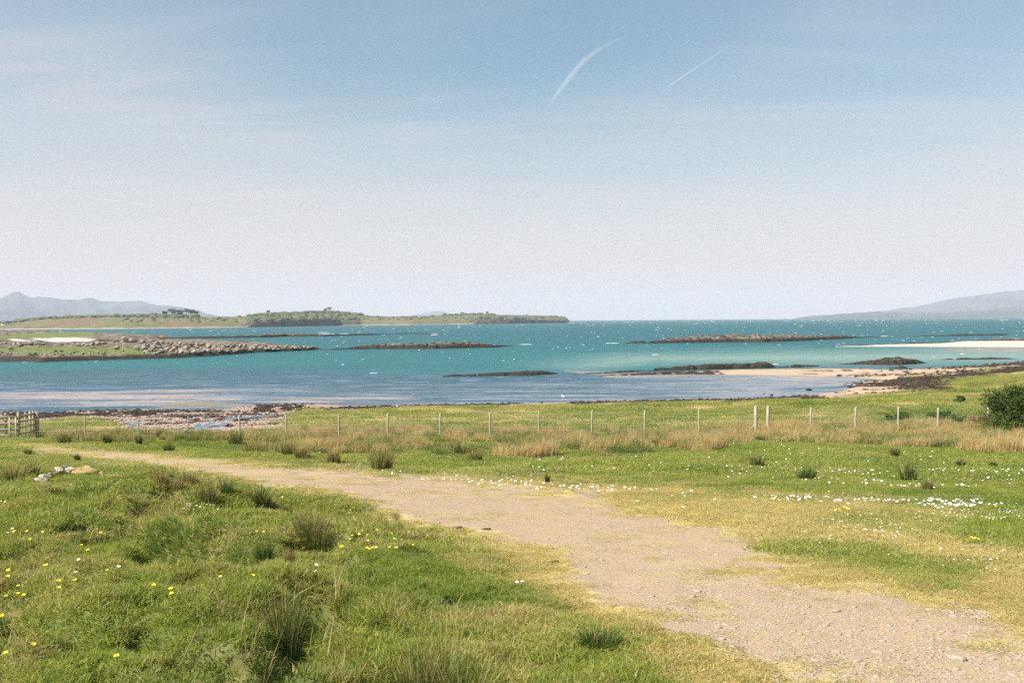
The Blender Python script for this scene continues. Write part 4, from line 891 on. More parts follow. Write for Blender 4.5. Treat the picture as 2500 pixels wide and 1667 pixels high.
def turf_band(name, r0_, r1_, sp, kit, label, hb, seed, az0=-31, az1=31, steep=False):
    """turf tufts between two distances, jittered rows"""
    r = np.random.default_rng(seed); xs = []; ys = []
    yy = r0_ * .85
    while yy < r1_:
        half = yy * math.tan(math.radians(36)) + 2.5
        n = int(2 * half / sp); x = np.linspace(-half, half, n) + r.uniform(-.6, .6, n) * sp; y = yy + r.uniform(-.6, .6, n) * sp
        xs.append(x); ys.append(y); yy += sp
    x = np.concatenate(xs); y = np.concatenate(ys); R_ = np.hypot(x, y); ok = (R_ > r0_) & (R_ < r1_); x, y = x[ok], y[ok]; R_ = R_[ok]
    if steep:
        e_ = .06; hc = H(x, y); gr = np.hypot(H(x + e_, y) - H(x - e_, y), H(x, y + e_) - H(x, y - e_)) / (2 * e_); cv = np.abs(H(x + .1, y) + H(x - .1, y) + H(x, y + .1) + H(x, y - .1) - 4 * hc)
        ok = ((gr > .20) | (cv > .012)) & (x < 2.0); x, y, R_ = x[ok], y[ok], R_[ok]
    z = H(x, y); mk, px, py = masks(x, y, z)
    vis = (px > -620) & (px < 3120) & (py < 1950)
    bare = mk['bare']; dry = mk['dry']; nb = mk['beach'] + mk['sand'] + mk['weed'] + mk['pale']
    keep = vis & (nb < .35) & (r.random(len(x)) > np.where(bare > .5, .72 + .28 * bare - .24 * sstep(.56, .66, fbm(x, y, 2.7, 3, 191)), bare * .85)) & (z > .16) & (mk['mud'] < .5)
    n1 = fbm(x, y, .45, 3, 61 + seed); n2 = fbm(x, y, 1.8, 3, 71 + seed)
    fgl = sstep(1500, 900, px) * sstep(1080, 1300, py)         # left foreground is longer and rougher
    hgt = hb * (.45 + 1.0 * n2) * (1 - .78 * dry) * (1 + .7 * fgl * sstep(.4, .62, n1) * sstep(.9, .3, dry))
    hgt = np.where(bare > .4, hgt * .55, np.maximum(hgt, hb * .42 * (1 - .5 * dry)))
    fg = sstep(1500, 900, px) * sstep(1080, 1300, py)
    dryv = np.clip(dry * (.62 + .5 * sstep(.3, .65, n2)) + (n1 - .5) * .6 + .02, 0, 1.1)
    # mounds carry straw coloured moss and litter
    dryv = dryv + .26 * sstep(.54, .68, fbm(x, y, 2.2, 3, 131)) * (px < 1300) + .12 * sstep(.5, .68, fbm(x, y, 1.1, 4, 133))
    for (ex, ey, ew, eh) in ((125, 1312, 85, 16), (655, 1598, 70, 20), (320, 1395, 34, 10), (715, 1483, 50, 14), (335, 1588, 36, 12), (70, 1602, 60, 16), (240, 1255, 70, 12), (450, 1220, 50, 8), (150, 1455, 36, 12), (1240, 1664, 70, 16), (560, 1585, 40, 12), (530, 1332, 30, 8),
                             (850, 1540, 30, 14), (1330, 1632, 30, 10), (700, 1238, 30, 6), (20, 1505, 40, 12), (480, 1650, 60, 10)):
        e_ = np.hypot((px - ex) / ew, (py - ey) / eh) + (n2 - .5) * 1.2; q_ = sstep(1.2, .6, e_); dryv = np.maximum(dryv, .72 * q_); hgt = hgt * (1 - .45 * q_)
    cav = np.zeros(len(x))
    for (pl, dp, wd) in hw: cav = np.maximum(cav, np.exp(-(pldist(x, y, pl)[0] / (wd * 1.1)) ** 2))
    dryv = dryv * (1 - .8 * cav); keep = keep & (r.random(len(x)) > .2 * sstep(.35, .75, cav))  # hollow grass coloured greener and darker, adding painted shade to the dips
    if r1_ > 60: dryv = np.clip(dry * 1.0 + (n1 - .5) * 1.1 + .20, 0, 1)
    tone = np.clip(sstep(.42, .7, fbm(x, y, .8, 3, 141)) * .7 + r.normal(0, .22, len(x)), 0, 1)
    lush = sstep(-6, 12, sdf(px, py, [(860, 1335), (1000, 1345), (1200, 1420), (1300, 1475), (1150, 1500), (900, 1470), (820, 1400)])) + sstep(-6, 8, sdf(px, py, [(2120, 1040), (2160, 1000), (2290, 990), (2440, 1000), (2460, 1050), (2300, 1060)])) + sstep(-5, 5, sdf(px, py, [(1880, 990), (1900, 980), (2200, 978), (2190, 986), (1950, 992)]))
    dryv = dryv + .16 * sstep(700, 1000, px) * sstep(1260, 1200, py) * (y < 50) * sstep(.35, .6, n2)
    dryv = dryv * (1 - .7 * np.clip(lush, 0, 1)); tone = np.maximum(tone, .8 * lush * sstep(.35, .6, n2))
    hgt = np.maximum(hgt, np.where(bare > .25, 0, hb * .62))
    dryv = dryv + r.normal(0, .10, len(x)); x, y, z = x[keep], y[keep], z[keep]; n = len(x); hs = hgt[keep] * r.uniform(.7, 1.35, n)
    sc = r.uniform(.85, 1.2, n)
    print(name, n)
    e_ = sp * .5; nx_ = -(H(x + e_, y) - H(x - e_, y)) / (2 * e_); ny_ = -(H(x, y + e_) - H(x, y - e_)) / (2 * e_)
    rot = euler_from_normal(nx_ * .9, ny_ * .9, r.uniform(0, 6.283, n))
    inst_object(name, np.stack([x, y, z], -1), rot, np.stack([sc, sc, hs], -1), r.integers(0, len(kit), n), kit, label,
                dict(dry=dryv[keep], tone=tone[keep]))
turf_band('near_turf', 2.6, 8.5, .105, [blade_mesh('turf_tuft', M_turf, 200, .12, .35, 1.0, .0046, .048, 600 + i) for i in range(6)], 'rough grass of the foreground pasture', .037, 1)
turf_band('hummock_turf', 2.6, 19, .048, [blade_mesh('turf_tuft', M_turf, 30, .035, .35, 1.0, .0052, .03, 680 + i) for i in range(6)], 'grass clothing the steep sides of the foreground hummocks', .04, 5, steep=True)
turf_band('middle_turf', 8.5, 19, .20, [blade_mesh('turf_tuft', M_turf, 240, .23, .35, 1.0, .0072, .046, 620 + i) for i in range(6)], 'short grass of the pasture beyond the foreground', .044, 2)
turf_band('far_turf', 19, 50, .46, [blade_mesh('turf_tuft', M_turf, 340, .52, .3, 1.0, .014, .06, 640 + i) for i in range(5)], 'meadow grass up to the wire fence', .06, 3)
turf_band('pasture_turf', 50, 135, 1.2, [blade_mesh('turf_tuft', M_turf, 420, 1.4, .25, 1.0, .034, .07, 660 + i) for i in range(5)], 'cropped pasture between the fence and the shore', .13, 4)

# tall straw coloured grass along the fence
BAND = [(590, 1062), (600, 1050), (900, 1048), (1250, 1050), (1500, 1050), (1740, 1048), (1800, 1042), (2100, 1034), (2300, 1032), (3000, 1020), (3000, 1110), (2300, 1105), (2100, 1085), (1850, 1078), (1700, 1105), (1450, 1118), (1250, 1122), (1000, 1105), (850, 1108), (640, 1105)]
def cband(x, y, a, b):
    n_ = fbm(x, y, .85, 3, 151) + rng.normal(0, .03, len(x)); return n_ > .43 + .16 * sstep(1072, 1114, b)
p = scatter_px(3900, BAND, cband, 80); n = len(p); z = H(p[:, 0], p[:, 1]); nn = fbm(p[:, 0], p[:, 1], .6, 3, 161)
kit = [blade_mesh('grass_clump', M_tall, 120, .22, .35, 1.0, .010, .16, 700 + i) for i in range(6)]
hs = rng.uniform(.22, .55, n) * (.25 + 1.3 * nn)
inst_object('tall_dry_grass', np.stack([p[:, 0], p[:, 1], z], -1), np.stack([0 * z, rng.uniform(.05, .22, n), rng.uniform(-.5, .5, n)], -1), np.stack([rng.uniform(.8, 1.5, n)] * 2 + [hs], -1), rng.integers(0, 6, n), kit, 'band of tall straw coloured grass in front of the wire fence',
            dict(dry=np.clip(-.28 + nn * 1.6 + rng.uniform(-.3, .3, n), 0, 1), tone=rng.random(n)))
LB_ = [(90, 1062), (300, 1055), (600, 1062), (600, 1075), (500, 1078), (300, 1080), (110, 1075)]
p = scatter_px(420, LB_, None, 80); n = len(p); z = H(p[:, 0], p[:, 1]); nn = fbm(p[:, 0], p[:, 1], .5, 3, 171)
inst_object('tall_dry_grass', np.stack([p[:, 0], p[:, 1], z], -1), np.stack([0 * z, rng.uniform(.05, .2, n), rng.uniform(-.5, .5, n)], -1), np.stack([rng.uniform(.42, .72, n)] * 2 + [rng.uniform(.3, .5, n)], -1), rng.integers(0, 6, n), kit, 'mixed green and straw tufts between the gate and the fence', dict(dry=np.clip(nn * 1.2 - .1, 0, 1), tone=rng.random(n)))
# scattered single bent straws in the left foreground
p = scatter_px(36, [(0, 1200), (700, 1200), (850, 1400), (1000, 1667), (0, 1667)], None, 40); n = len(p); z = H(p[:, 0], p[:, 1])
kit2 = [blade_mesh('straw_wisp', M_tall, 5, .07, .5, 1.0, .0045, .16, 720 + i) for i in range(5)]
inst_object('dry_straws', np.stack([p[:, 0], p[:, 1], z], -1), np.stack([rng.uniform(-.5, .5, n), rng.uniform(-.5, .5, n), rng.uniform(0, 6, n)], -1), np.stack([1 + 0 * z, 1 + 0 * z, rng.uniform(.18, .34, n)], -1), rng.integers(0, 5, n), kit2, 'bleached straws bent over the foreground grass', dict(dry=np.ones(n), tone=np.zeros(n)))

# ------------------------------------------------------------------ rush tufts, one by one
def rush(px, py, top, width, label, dry=.3, nst=None, tone=.5, lean=(0, 0), grp='rush tufts in the pasture'):
    p_ = gpt(px, py); d = float(np.hypot(p_[0], p_[1])); hgt = (py - top) / F * d * 1.02; rad = width / F * d / 2
    n_ = nst or int(np.clip(120 + 5200 / d, 220, 700)); w_ = float(np.clip(.0011 * d * .45, .0042, .022))
    t = empty('rush_tuft', p_, label, 'rush tuft', grp)
    for nm, frac, dr, sd in (('green_stems', 1 - dry * .45, dry * .12, 1), ('dry_stems', .12 + dry * .5, .72, 2)):
        m_ = int(n_ * frac); r = np.random.default_rng(int(px * 7 + py + sd)); br = rad * .34
        rc = np.random.default_rng(int(px * 3 + py)); ns = 1 + int(width > 45) + 2 * int(width > 100); scx = rc.uniform(-.5, .5, ns) * rad; scy = rc.uniform(-.4, .4, ns) * rad; shh = rc.uniform(.55, 1.05, ns); shh[0] = 1.05; scx[0] *= .3; wi = r.integers(0, ns, m_)
        rr_ = np.sqrt(r.random(m_)); th = r.uniform(0, 6.283, m_); bx, by = br * rr_ * np.cos(th) + scx[wi], br * rr_ * np.sin(th) * .9 + scy[wi]
        h = hgt * shh[wi] * r.uniform(.25, 1.02, m_) * (1 - .25 * rr_); out = rad * rr_ * r.uniform(.3, 1.15, m_) * (h / hgt + .15)
        ex = bx + np.cos(th) * out * .75 + lean[0] * h; ey = by + np.sin(th) * out * .75 + lean[1] * h
        a = r.uniform(0, 3.14, m_); rows_ = []
        for f in (0, .45, .8, 1.0):
            xx = bx + (ex - bx) * f ** 1.5; yy = by + (ey - by) * f ** 1.5; zz = h * f - .05 * (f == 0) - .06 * h * f * f * rr_
            ww = w_ * (1 - .8 * f) / 2 * (1.0 if sd == 1 else 1.0)
            rows_ += [np.stack([xx - np.cos(a) * ww, yy - np.sin(a) * ww, zz], -1), np.stack([xx + np.cos(a) * ww, yy + np.sin(a) * ww, zz], -1)]
        Vv = np.stack(rows_, 1).reshape(-1, 3); b = np.arange(m_)[:, None] * 8
        q = np.concatenate([b + np.array([[0, 1, 3, 2]]), b + np.array([[2, 3, 5, 4]]), b + np.array([[4, 5, 7, 6]])])
        rep = lambda v_: np.repeat(v_, 8)
        at = dict(rnd=rep(r.random(m_)), rnd2=rep(r.random(m_)), tip=np.tile([0, 0, .45, .45, .8, .8, 1, 1.], m_), dry=np.full(m_ * 8, dr) + np.tile([0, 0, .1, .1, .25, .25, .4, .4], m_) * (dry + .2), tone=np.full(m_ * 8, tone))
        link(nm, np_mesh(nm, Vv, q, at, False, [M_rush]), t)
    return t
R = [(762, 1330, 1228, 150, 'large dark rush tuft with brown tips, right of the shaded hollow', .5),
     (690, 1590, 1395, 190, 'tallest loose rush tuft leaning over a dark hollow near the bottom left', .30),
     (1080, 1720, 1500, 300, 'sprawling rush tuft with bleached stalks cut by the bottom frame edge', .35),
     (1462, 1578, 1525, 140, 'low dark green rush tuft beside the path edge at bottom centre', .05),
     (632, 1232, 1172, 80, 'dark rounded rush tuft at the near edge of the path bend', .2),
     (512, 1234, 1168, 80, 'yellow tipped rush tuft left of the dark rounded tuft', .45),
     (560, 1205, 1165, 70, 'green rush tuft directly between the yellow tipped and dark rounded tufts', .15),
     (460, 1195, 1150, 70, 'brown rush tuft standing against the pale path, left of the yellow tipped one', .6),
     (395, 1190, 1150, 60, 'thin brown rush tuft at the left end of the path side row', .65),
     (430, 1205, 1160, 55, 'small straw rush tuft in front of the path side row', .8),
     (943, 1145, 1072, 90, 'bushy rush tuft with a black green base, on the far side of the path', .5),
     (735, 1118, 1062, 70, 'orange brown rush tuft above the path, left of the bushy one', .75),
     (640, 1105, 1050, 110, 'wide straw rush clump at the left start of the fence side grass', .75),
     (700, 1110, 1055, 70, 'tangled straw rush clump right of the wide straw one', .8),
     (818, 1130, 1075, 70, 'narrow orange rush tuft between the tangled clump and the bushy tuft', .7),
     (1118, 1107, 1055, 90, 'spiky brown rush tuft just in front of the fifth fence bay', .55),
     (1160, 1125, 1085, 70, 'pale straw rush tuft right below the spiky brown tuft', .8),
     (1612, 1092, 1045, 80, 'brown rush tuft below the thin fence post right of centre', .6),
     (1842, 1138, 1095, 70, 'green rush tuft alone in the right meadow, below the two thick posts', .2),
     (1980, 1172, 1130, 75, 'soft green rush tuft in the daisy strip of the right meadow', .1),
     (2190, 1115, 1088, 40, 'small dark rush tuft below the right end of the fence grass', .3),
     (2222, 1174, 1115, 60, 'upright rush tuft with dark base in the right meadow', .35),
     (2268, 1196, 1160, 50, 'split rush tuft with straw left half, right of the upright one', .55),
     (2345, 1140, 1120, 35, 'tiny rush tuft near the right edge of the meadow', .2),
     (2425, 1140, 1125, 30, 'tiny green rush sprig close to the right frame edge', .1),
     (85, 1165, 1120, 60, 'upright olive rush tuft left of the lichened stones', .4),
     (28, 1180, 1130, 90, 'straw rush tuft at the left frame edge beside the lichened stones', .85),
     (705, 1385, 1335, 50, 'small straw tuft in front of the large dark rush tuft', .8),
     (655, 1372, 1310, 80, 'thin green rush sprigs left of the small straw tuft', .1),
     (1337, 1178, 1155, 22, 'single dark grass sprig on the meadow beside the path', .05),
     (255, 1084, 1055, 42, 'dark green rush tuft at the path edge, left of the small one', .15),
     (338, 1086, 1058, 32, 'small dark rush tuft at the far path edge', .25),
     (160, 1080, 1048, 60, 'brown and green rush tuft nearest the wooden gate', .45),
     (100, 1072, 1040, 50, 'low green rush tuft right beside the wooden gate', .1),
     (290, 1074, 1042, 45, 'brown topped rush tuft behind the small dark ones', .5),
     (355, 1070, 1040, 50, 'green rush tuft in the middle of the stream side row', .3),
     (390, 1070, 1045, 45, 'round green rush tuft in the stream side row', .1),
     (465, 1071, 1045, 45, 'dark green rush tuft in front of the stream pool', .1),
     (510, 1074, 1048, 50, 'broad dark rush tuft at the right end of the stream pool', .15),
     (575, 1085, 1040, 70, 'tall green rush tuft under the first clear fence post', .35),
     (415, 1103, 1075, 50, 'faint green rush tuft on the verge above the path', .2),
     (200, 1068, 1038, 60, 'straw topped rush clump right of the gate', .6),
     (70, 1110, 1096, 30, 'little green tuft on the bank crest at the left edge', .1),
     (190, 1124, 1108, 26, 'little grass tuft on the bank crest below the path start', .1)]
for a in R: rush(*a)
# bleached stalks leaning out of the bottom tuft
# ------------------------------------------------------------------ flowers
def disc(n, r, z, cx=0, cy=0):
    v = [(cx, cy, z)] + [(cx + r * math.cos(2 * math.pi * i / n), cy + r * math.sin(2 * math.pi * i / n), z) for i in range(n)]
    return np.array(v), np.array([(0, 1 + i, 1 + (i + 1) % n) for i in range(n)])
def petals(n, r, w, z, lift):
    V_ = []; F_ = []
    for i in range(n):
        a = 2 * math.pi * i / n; c, s_ = math.cos(a), math.sin(a); b = len(V_)
        for rr_, ww, zz in ((.15, .3, 0), (.62, 1, .5), (1, .45, 1)):
            for sg in (-1, 1): V_.append((c * rr_ * r - s_ * sg * ww * w / 2, s_ * rr_ * r + c * sg * ww * w / 2, z + lift * zz))
        F_ += [(b, b + 1, b + 3, b + 2), (b + 2, b + 3, b + 5, b + 4)]
    return np.array(V_), np.array(F_)
but_p = np_mesh('petals', *petals(5, .017, .019, 0, .009), None, False, [M_yel]); but_c = np_mesh('centre', *rock_verts(1, 1, 0, (1, 1), .6), None, True, [M_yel2])
dai_p = np_mesh('petals', *petals(14, .014, .0055, 0, .001), None, False, [M_white])
v_, f_ = tube([(0, 0, -.06), (.004, 0, -.03), (0, 0, 0)], [.0013, .0012, .001], 4); stem_m = np_mesh('stem', v_, f_, None, True, [M_stem])
# one small joined mesh for the far daisies
_pv, _pf = petals(8, .017, .012, 0, .001); dai_far = np_mesh('daisy', _pv, _pf, None, False, [M_white])
def flower(kind, px, py, label, grp, lift=.075):
    p_ = gpt(px, py); t = empty('buttercup' if kind == 'b' else 'daisy', (p_[0], p_[1], p_[2] + lift), label, 'flower', grp, random.uniform(0, 6))
    d = float(np.hypot(p_[0], p_[1]))
    t.rotation_euler = (random.uniform(.1, .55), random.uniform(-.3, .3), 0); s_ = random.uniform(.8, 1.1) * (0.76 if kind == 'b' else .85)
    t.scale = (s_,) * 3
    link('petals', but_p if kind == 'b' else dai_p, t); link('flower_centre', but_c, t, (0, 0, .003), None, .0045)
    link('stem', stem_m, t)
Y = [(35, 1323), (66, 1324), (104, 1324), (246, 1327), (402, 1336), (73, 1347), (199, 1357), (215, 1368), (330, 1384), (344, 1384), (112, 1413), (20, 1421), (19, 1440), (262, 1422), (143, 1454), (143, 1470), (184, 1452), (45, 1467), (43, 1486), (15, 1493), (58, 1486), (417, 1477),
     (419, 1489), (375, 1467), (617, 1439), (538, 1440), (82, 1614), (15, 1638), (285, 1654), (4, 1544), (627, 1322), (643, 1322), (370, 1292), (173, 1199), (2, 1244), (648, 1205), (689, 1233)]
for a, b in Y: flower('b', a, b, 'yellow buttercup in the rough grass ' + ('near the bottom left corner' if b > 1520 else 'close to the left frame edge' if a < 75 else 'left of the tall loose rush tuft' if b > 1400 and a > 300 else 'in the middle of the lower left grass' if b > 1400 else 'around the shaded hollow' if b > 1280 else 'between the path and the shaded hollow'), 'buttercups in the lower left grass')
Y2 = [(834, 1353), (853, 1332), (861, 1328), (876, 1324), (884, 1315), (919, 1311), (898, 1322), (898, 1336), (896, 1355), (901, 1357), (910, 1356), (917, 1354), (951, 1352), (967, 1354), (962, 1332), (981, 1332), (1008, 1347), (956, 1317), (998, 1313), (773, 1234), (763, 1232), (855, 1256), (864, 1254)]
for a, b in Y2: flower('b', a, b, 'small yellow buttercup on the short turf right of the large rush tuft', 'buttercups beside the path turf', .05)
Y3 = [(2032 + i * 5.5 + random.uniform(-4, 4), 1252 + random.uniform(-5, 9)) for i in range(9)] + [(2372, 1325), (2380, 1327), (2388, 1329), (2375, 1329), (1895, 1157), (1887, 1173), (2112, 1186), (2022, 1208), (2058, 1211), (1976, 1216), (1790, 1282), (1746, 1213), (2430, 1246), (1425, 1203), (1428, 1146), (1534, 1145), (1210, 1136), (1090, 1144)]
for a, b in Y3: flower('b', a, b, 'yellow buttercup among white daisies in the right meadow', 'buttercups among the daisies', .05)
for a, b in [(13, 1245), (30, 1314), (19, 1324), (192, 1400), (290, 1412), (185, 1429), (770, 1429), (773, 1406), (1262, 1448), (1275, 1447)]: flower('d', a, b, 'white daisy alone in the foreground grass left of the path', 'single daisies in the foreground')
for i in range(13): flower('d', 443 + i * 7.6 + random.uniform(-3, 3), 1248 + random.uniform(-6, 7), 'white daisy in the short row below the path side rushes', 'daisy row in the left foreground', .05)
DZ = [(1000, 1165), (1300, 1180), (1500, 1194), (1700, 1205), (1850, 1215), (2150, 1225), (2500, 1222), (2500, 1300), (2350, 1300), (2200, 1315), (2050, 1300), (1850, 1285), (1750, 1265), (1600, 1240), (1400, 1215), (1200, 1192), (1000, 1175)]
DZ2 = [(1300, 1142), (1500, 1134), (1800, 1138), (2100, 1150), (2500, 1145), (2500, 1205), (2150, 1195), (1850, 1175), (1650, 1165), (1300, 1155)]
cf = lambda x, y, a, b: fbm(x, y, .9, 3, 181) > .40 + .2 * rng.random(len(x))
d1 = np.vstack([scatter_px(620, DZ, cf, 60), scatter_px(260, DZ2, cf, 60), scatter_px(60, [(1650, 1290), (2500, 1320), (2500, 1420), (1900, 1340)], None, 60), scatter_px(30, [(850, 1150), (1300, 1165), (1300, 1178), (850, 1160)], None, 60)])
d1 = d1[np.argsort(d1[:, 1])]; z = H(d1[:, 0], d1[:, 1])
for i in range(300):
    lab = ('white daisy in the bare looking dry turf right of the path', 'daisies on the dry turf right of the path')
    o = link('daisy', dai_far, None, (d1[i, 0], d1[i, 1], z[i] + .045), (random.uniform(.1, .5), random.uniform(-.2, .2), random.uniform(0, 6)), random.uniform(.36, .66))
    qa, qb = d1[i, 2], d1[i, 3]
    zn = ('in the green strip beside the track' if qb > 1325 else 'between the green strip and the daisy sheet' if qb > 1290 else 'on the short turf at the right edge of the meadow' if qa > 2300 else 'in the thick of the daisy sheet' if qa > 2050 else 'around the yellow buttercup clump' if qa > 1900 else 'on the dry turf right of the track' if qa > 1600 else 'along the far edge of the track')
    tag(o, 'white daisy ' + zn, 'flower', 'daisies right of the track')
q = slice(300, None); n = len(d1[q])
inst_object('far_daisies', np.stack([d1[q, 0], d1[q, 1], z[q] + .06], -1), np.stack([rng.uniform(.1, .6, n), rng.uniform(-.2, .2, n), rng.uniform(0, 6, n)], -1), np.tile(rng.uniform(.8, 1.3, n)[:, None], (1, 3)), np.zeros(n, int), [dai_far], 'sheet of white daisies spreading over the right meadow')
p = scatter_px(120, [(640, 1085), (2500, 1085), (2500, 1140), (1400, 1135), (640, 1110)], None, 70); n = len(p)
inst_object('far_daisies', np.stack([p[:, 0], p[:, 1], H(p[:, 0], p[:, 1]) + .07], -1), np.stack([rng.uniform(.1, .6, n), rng.uniform(-.2, .2, n), rng.uniform(0, 6, n)], -1), np.tile(rng.uniform(.9, 1.5, n)[:, None], (1, 3)), np.zeros(n, int), [dai_far], 'thin scatter of daisies below the fence grass')

# ------------------------------------------------------------------ stones, dung, rubble
p = scatter_px(150, [(700, 1190), (1200, 1185), (1900, 1330), (2500, 1440), (2500, 1667), (1900, 1667), (1300, 1400), (950, 1240)], lambda x, y, a, b: grid_at(x, y, GM['bare']) > .4, 40)
for i in range(len(p)):
    x, y = p[i, :2]; r = random.uniform(.008, .019) * (1.4 if random.random() < .12 else 1)
    tag(link('stone', STONES[i % 6], None, (x, y, float(H(x, y)) + r * .12), (0, 0, random.uniform(0, 6)), (r * random.uniform(1, 1.7), r, r)), ('small flat loose stone ' if r < .015 else 'larger loose stone ') + ('on the near end of the gravel track' if p[i, 3] > 1560 else 'on the lower right of the gravel track' if p[i, 2] > 2000 else 'on the middle of the gravel track, lower half' if p[i, 3] > 1420 else 'on the widening middle stretch of the track' if p[i, 3] > 1300 else 'on the narrow upper stretch of the track'), 'stone', 'loose stones on the track')
pg = scatter_px(9000, [(560, 1160), (1000, 1165), (1900, 1330), (2520, 1440), (2520, 1690), (1800, 1690), (1300, 1400), (950, 1240)], lambda x, y, a, b: grid_at(x, y, GM['bare']) > .3, 40)
n = len(pg); r = rng.uniform(.003, .0095, n) * np.clip(pg[:, 1] / 9, 1, 2)
inst_object('track_gravel', np.stack([pg[:, 0], pg[:, 1], H(pg[:, 0], pg[:, 1]) + r * .1], -1), np.stack([rng.uniform(-.3, .3, n), rng.uniform(-.3, .3, n), rng.uniform(0, 6.3, n)], -1), np.stack([r * 1.4, r, r * .9], -1), rng.integers(0, 6, n), STONES, 'loose gravel strewn over the track')
for i, (a, b, w, lb) in enumerate(((1755, 1533, 18, 'grey stone with a dark underside on the left half of the lower track'), (2043, 1493, 22, 'flat pinkish slab in the middle of the lower track'), (1822, 1337, 16, 'pale flat stone at the upper right edge of the track'), (1800, 1382, 13, 'pale pebble right of the track centre line'),
                                   (2275, 1488, 14, 'pale stone left of the rubble patch'), (2408, 1477, 15, 'pale stone right above the rubble patch'), (2450, 1486, 14, 'pale stone near the right frame edge beside the rubble'), (2440, 1506, 10, 'round white stone right of the rubble patch'), (2462, 1520, 12, 'grey stone right below the rubble patch'),
                                   (1088, 1313, 14, 'white stone on the turf edge left of the track'), (1180, 1322, 10, 'small white stone on the left edge of the track'), (1097, 1351, 12, 'flat white stone on the turf edge below the dung'), (870, 1352, 12, 'tan stone in the dark turf hollow'), (2335, 1610, 40, 'wide grey slab flush with the lower right track'),
                                   (2145, 1175, 16, 'flat grey stone in the right meadow grass'), (1912, 1146, 16, 'tilted tan stone in the daisy strip'), (1835, 1540, 8, 'brown pebble on the lower track'), (2005, 1605, 9, 'dark reddish pebble on the lower track'), (2035, 1212, 14, 'brown stone at the top of the dry turf'),
                                   (1970, 1208, 14, 'pale slab at the top of the dry turf'), (2220, 1019, 14, 'pale stone behind the third post from the right'), (1205, 1435, 12, 'cream stone in the lush turf left of the track'), (945, 1425, 9, 'cream pebble in the lush turf'))):
    q = gpt(a, b); r = w / F * float(np.hypot(q[0], q[1])) / 2
    tag(link('stone', STONES[i % 6], None, (q[0], q[1], q[2] + r * .18), (0, 0, i * .7), (r * 1.2, r * .8, r * .9)), lb, 'stone')
for i, (a, b, w, lb) in enumerate(((1188, 1294, 20, 'dark brown dung lump on the track, left of centre'), (1352, 1374, 24, 'larger dark dung lump in the middle of the track'), (1328, 1376, 10, 'small dung crumb left of the larger lump'), (977, 1168, 6, 'tiny dark dung speck at the far edge of the track'),
                                   (1120, 1290, 20, 'flat reddish dung patch at the left edge of the track'))):
    q = gpt(a, b); r = w / F * float(np.hypot(q[0], q[1])) / 2
    v1 = [(rock_verts(800 + i * 5 + j, 2, 2, (.7, .95), .5)[0] * np.array([.55, .5, .6]) + np.array([(j - 1) * .55, .15 * (j % 2), .05 * j]), ICOF2) for j in range(3)]
    tag(link('dung', np_mesh('dung', *merge(v1), None, True, [M_dung]), None, (q[0], q[1], q[2] + r * .2), (0, 0, .2 * i), (r, r * .8, r * .75)), lb, 'dung')
for i in range(60):                                   # rubble patch at right
    a = 2310 + 110 * random.random(); b = 1480 + (a - 2310) * .27 + random.uniform(-12, 14)
    q = gpt(a, b); r = random.uniform(3, 8) / F * float(np.hypot(q[0], q[1])) / 2 * 1.6
    tag(link('rubble_stone', STONES[i % 6], None, (q[0], q[1], q[2] + r * .2), (random.uniform(-.4, .4), random.uniform(-.4, .4), random.uniform(0, 6)), (r * 1.2, r, r * 1.3)), 'broken grey stone in the rubble patch at lower right', 'stone', 'stones of the rubble patch')
# lichened outcrop left
OUT = [(100, 1176, 24, 'lowest pale lichened stone at the left end of the half buried row'), (112, 1166, 26, 'squarish lichened stone second from the left of the row'), (124, 1160, 14, 'small dark lichened stone wedged in the row'), (138, 1155, 12, 'small rounded stone in the middle dip of the row'),
       (152, 1152, 26, 'tall light lichened stone left of the orange turf hump'), (168, 1151, 20, 'cracked lichened stone against the orange turf hump'), (205, 1153, 12, 'narrow grey stone below the orange turf hump'), (222, 1151, 26, 'white stone face right of the orange turf hump'), (213, 1143, 18, 'thin top slab above the white stone face'), (246, 1155, 16, 'rightmost stone of the row above a dark gap')]
for i, (a, b, w, lb) in enumerate(OUT):
    q = gpt(a, b + 4); r = w / F * float(np.hypot(q[0], q[1])) / 2 * 1.45
    v_, f_ = rock_verts(850 + i, 3, 26, (.30, .80), .9); v_ = v_ * (1 + (fbm(v_[:, 0] + i * 3, v_[:, 1] + v_[:, 2] * 1.7, 3.0, 3, 5) - .5)[:, None] * .5); me_ = np_mesh('lichened_stone', v_, f_, None, False, [M_lichen])
    tag(link('lichened_stone', me_, None, (q[0], q[1], q[2] + r * .28), (.1, .15 * (i % 3), i * 1.1), (r * 1.6, r * 1.2, r * .85)), lb, 'stone')
q = gpt(190, 1160)
hv, hf = rock_verts(870, 3, 2, (.85, .98), .5); tag(link('turf_hump', np_mesh('turf_hump', hv, hf, None, True, [simple_mat('orange_moss', (0.34, 0.20, 0.07), (0.52, 0.38, 0.18), 9)]), None, (q[0], q[1] + .15, q[2] + .02), (0, 0, .1), (.3, .22, .17)), 'hump of orange brown moss between the lichened stones', 'moss')

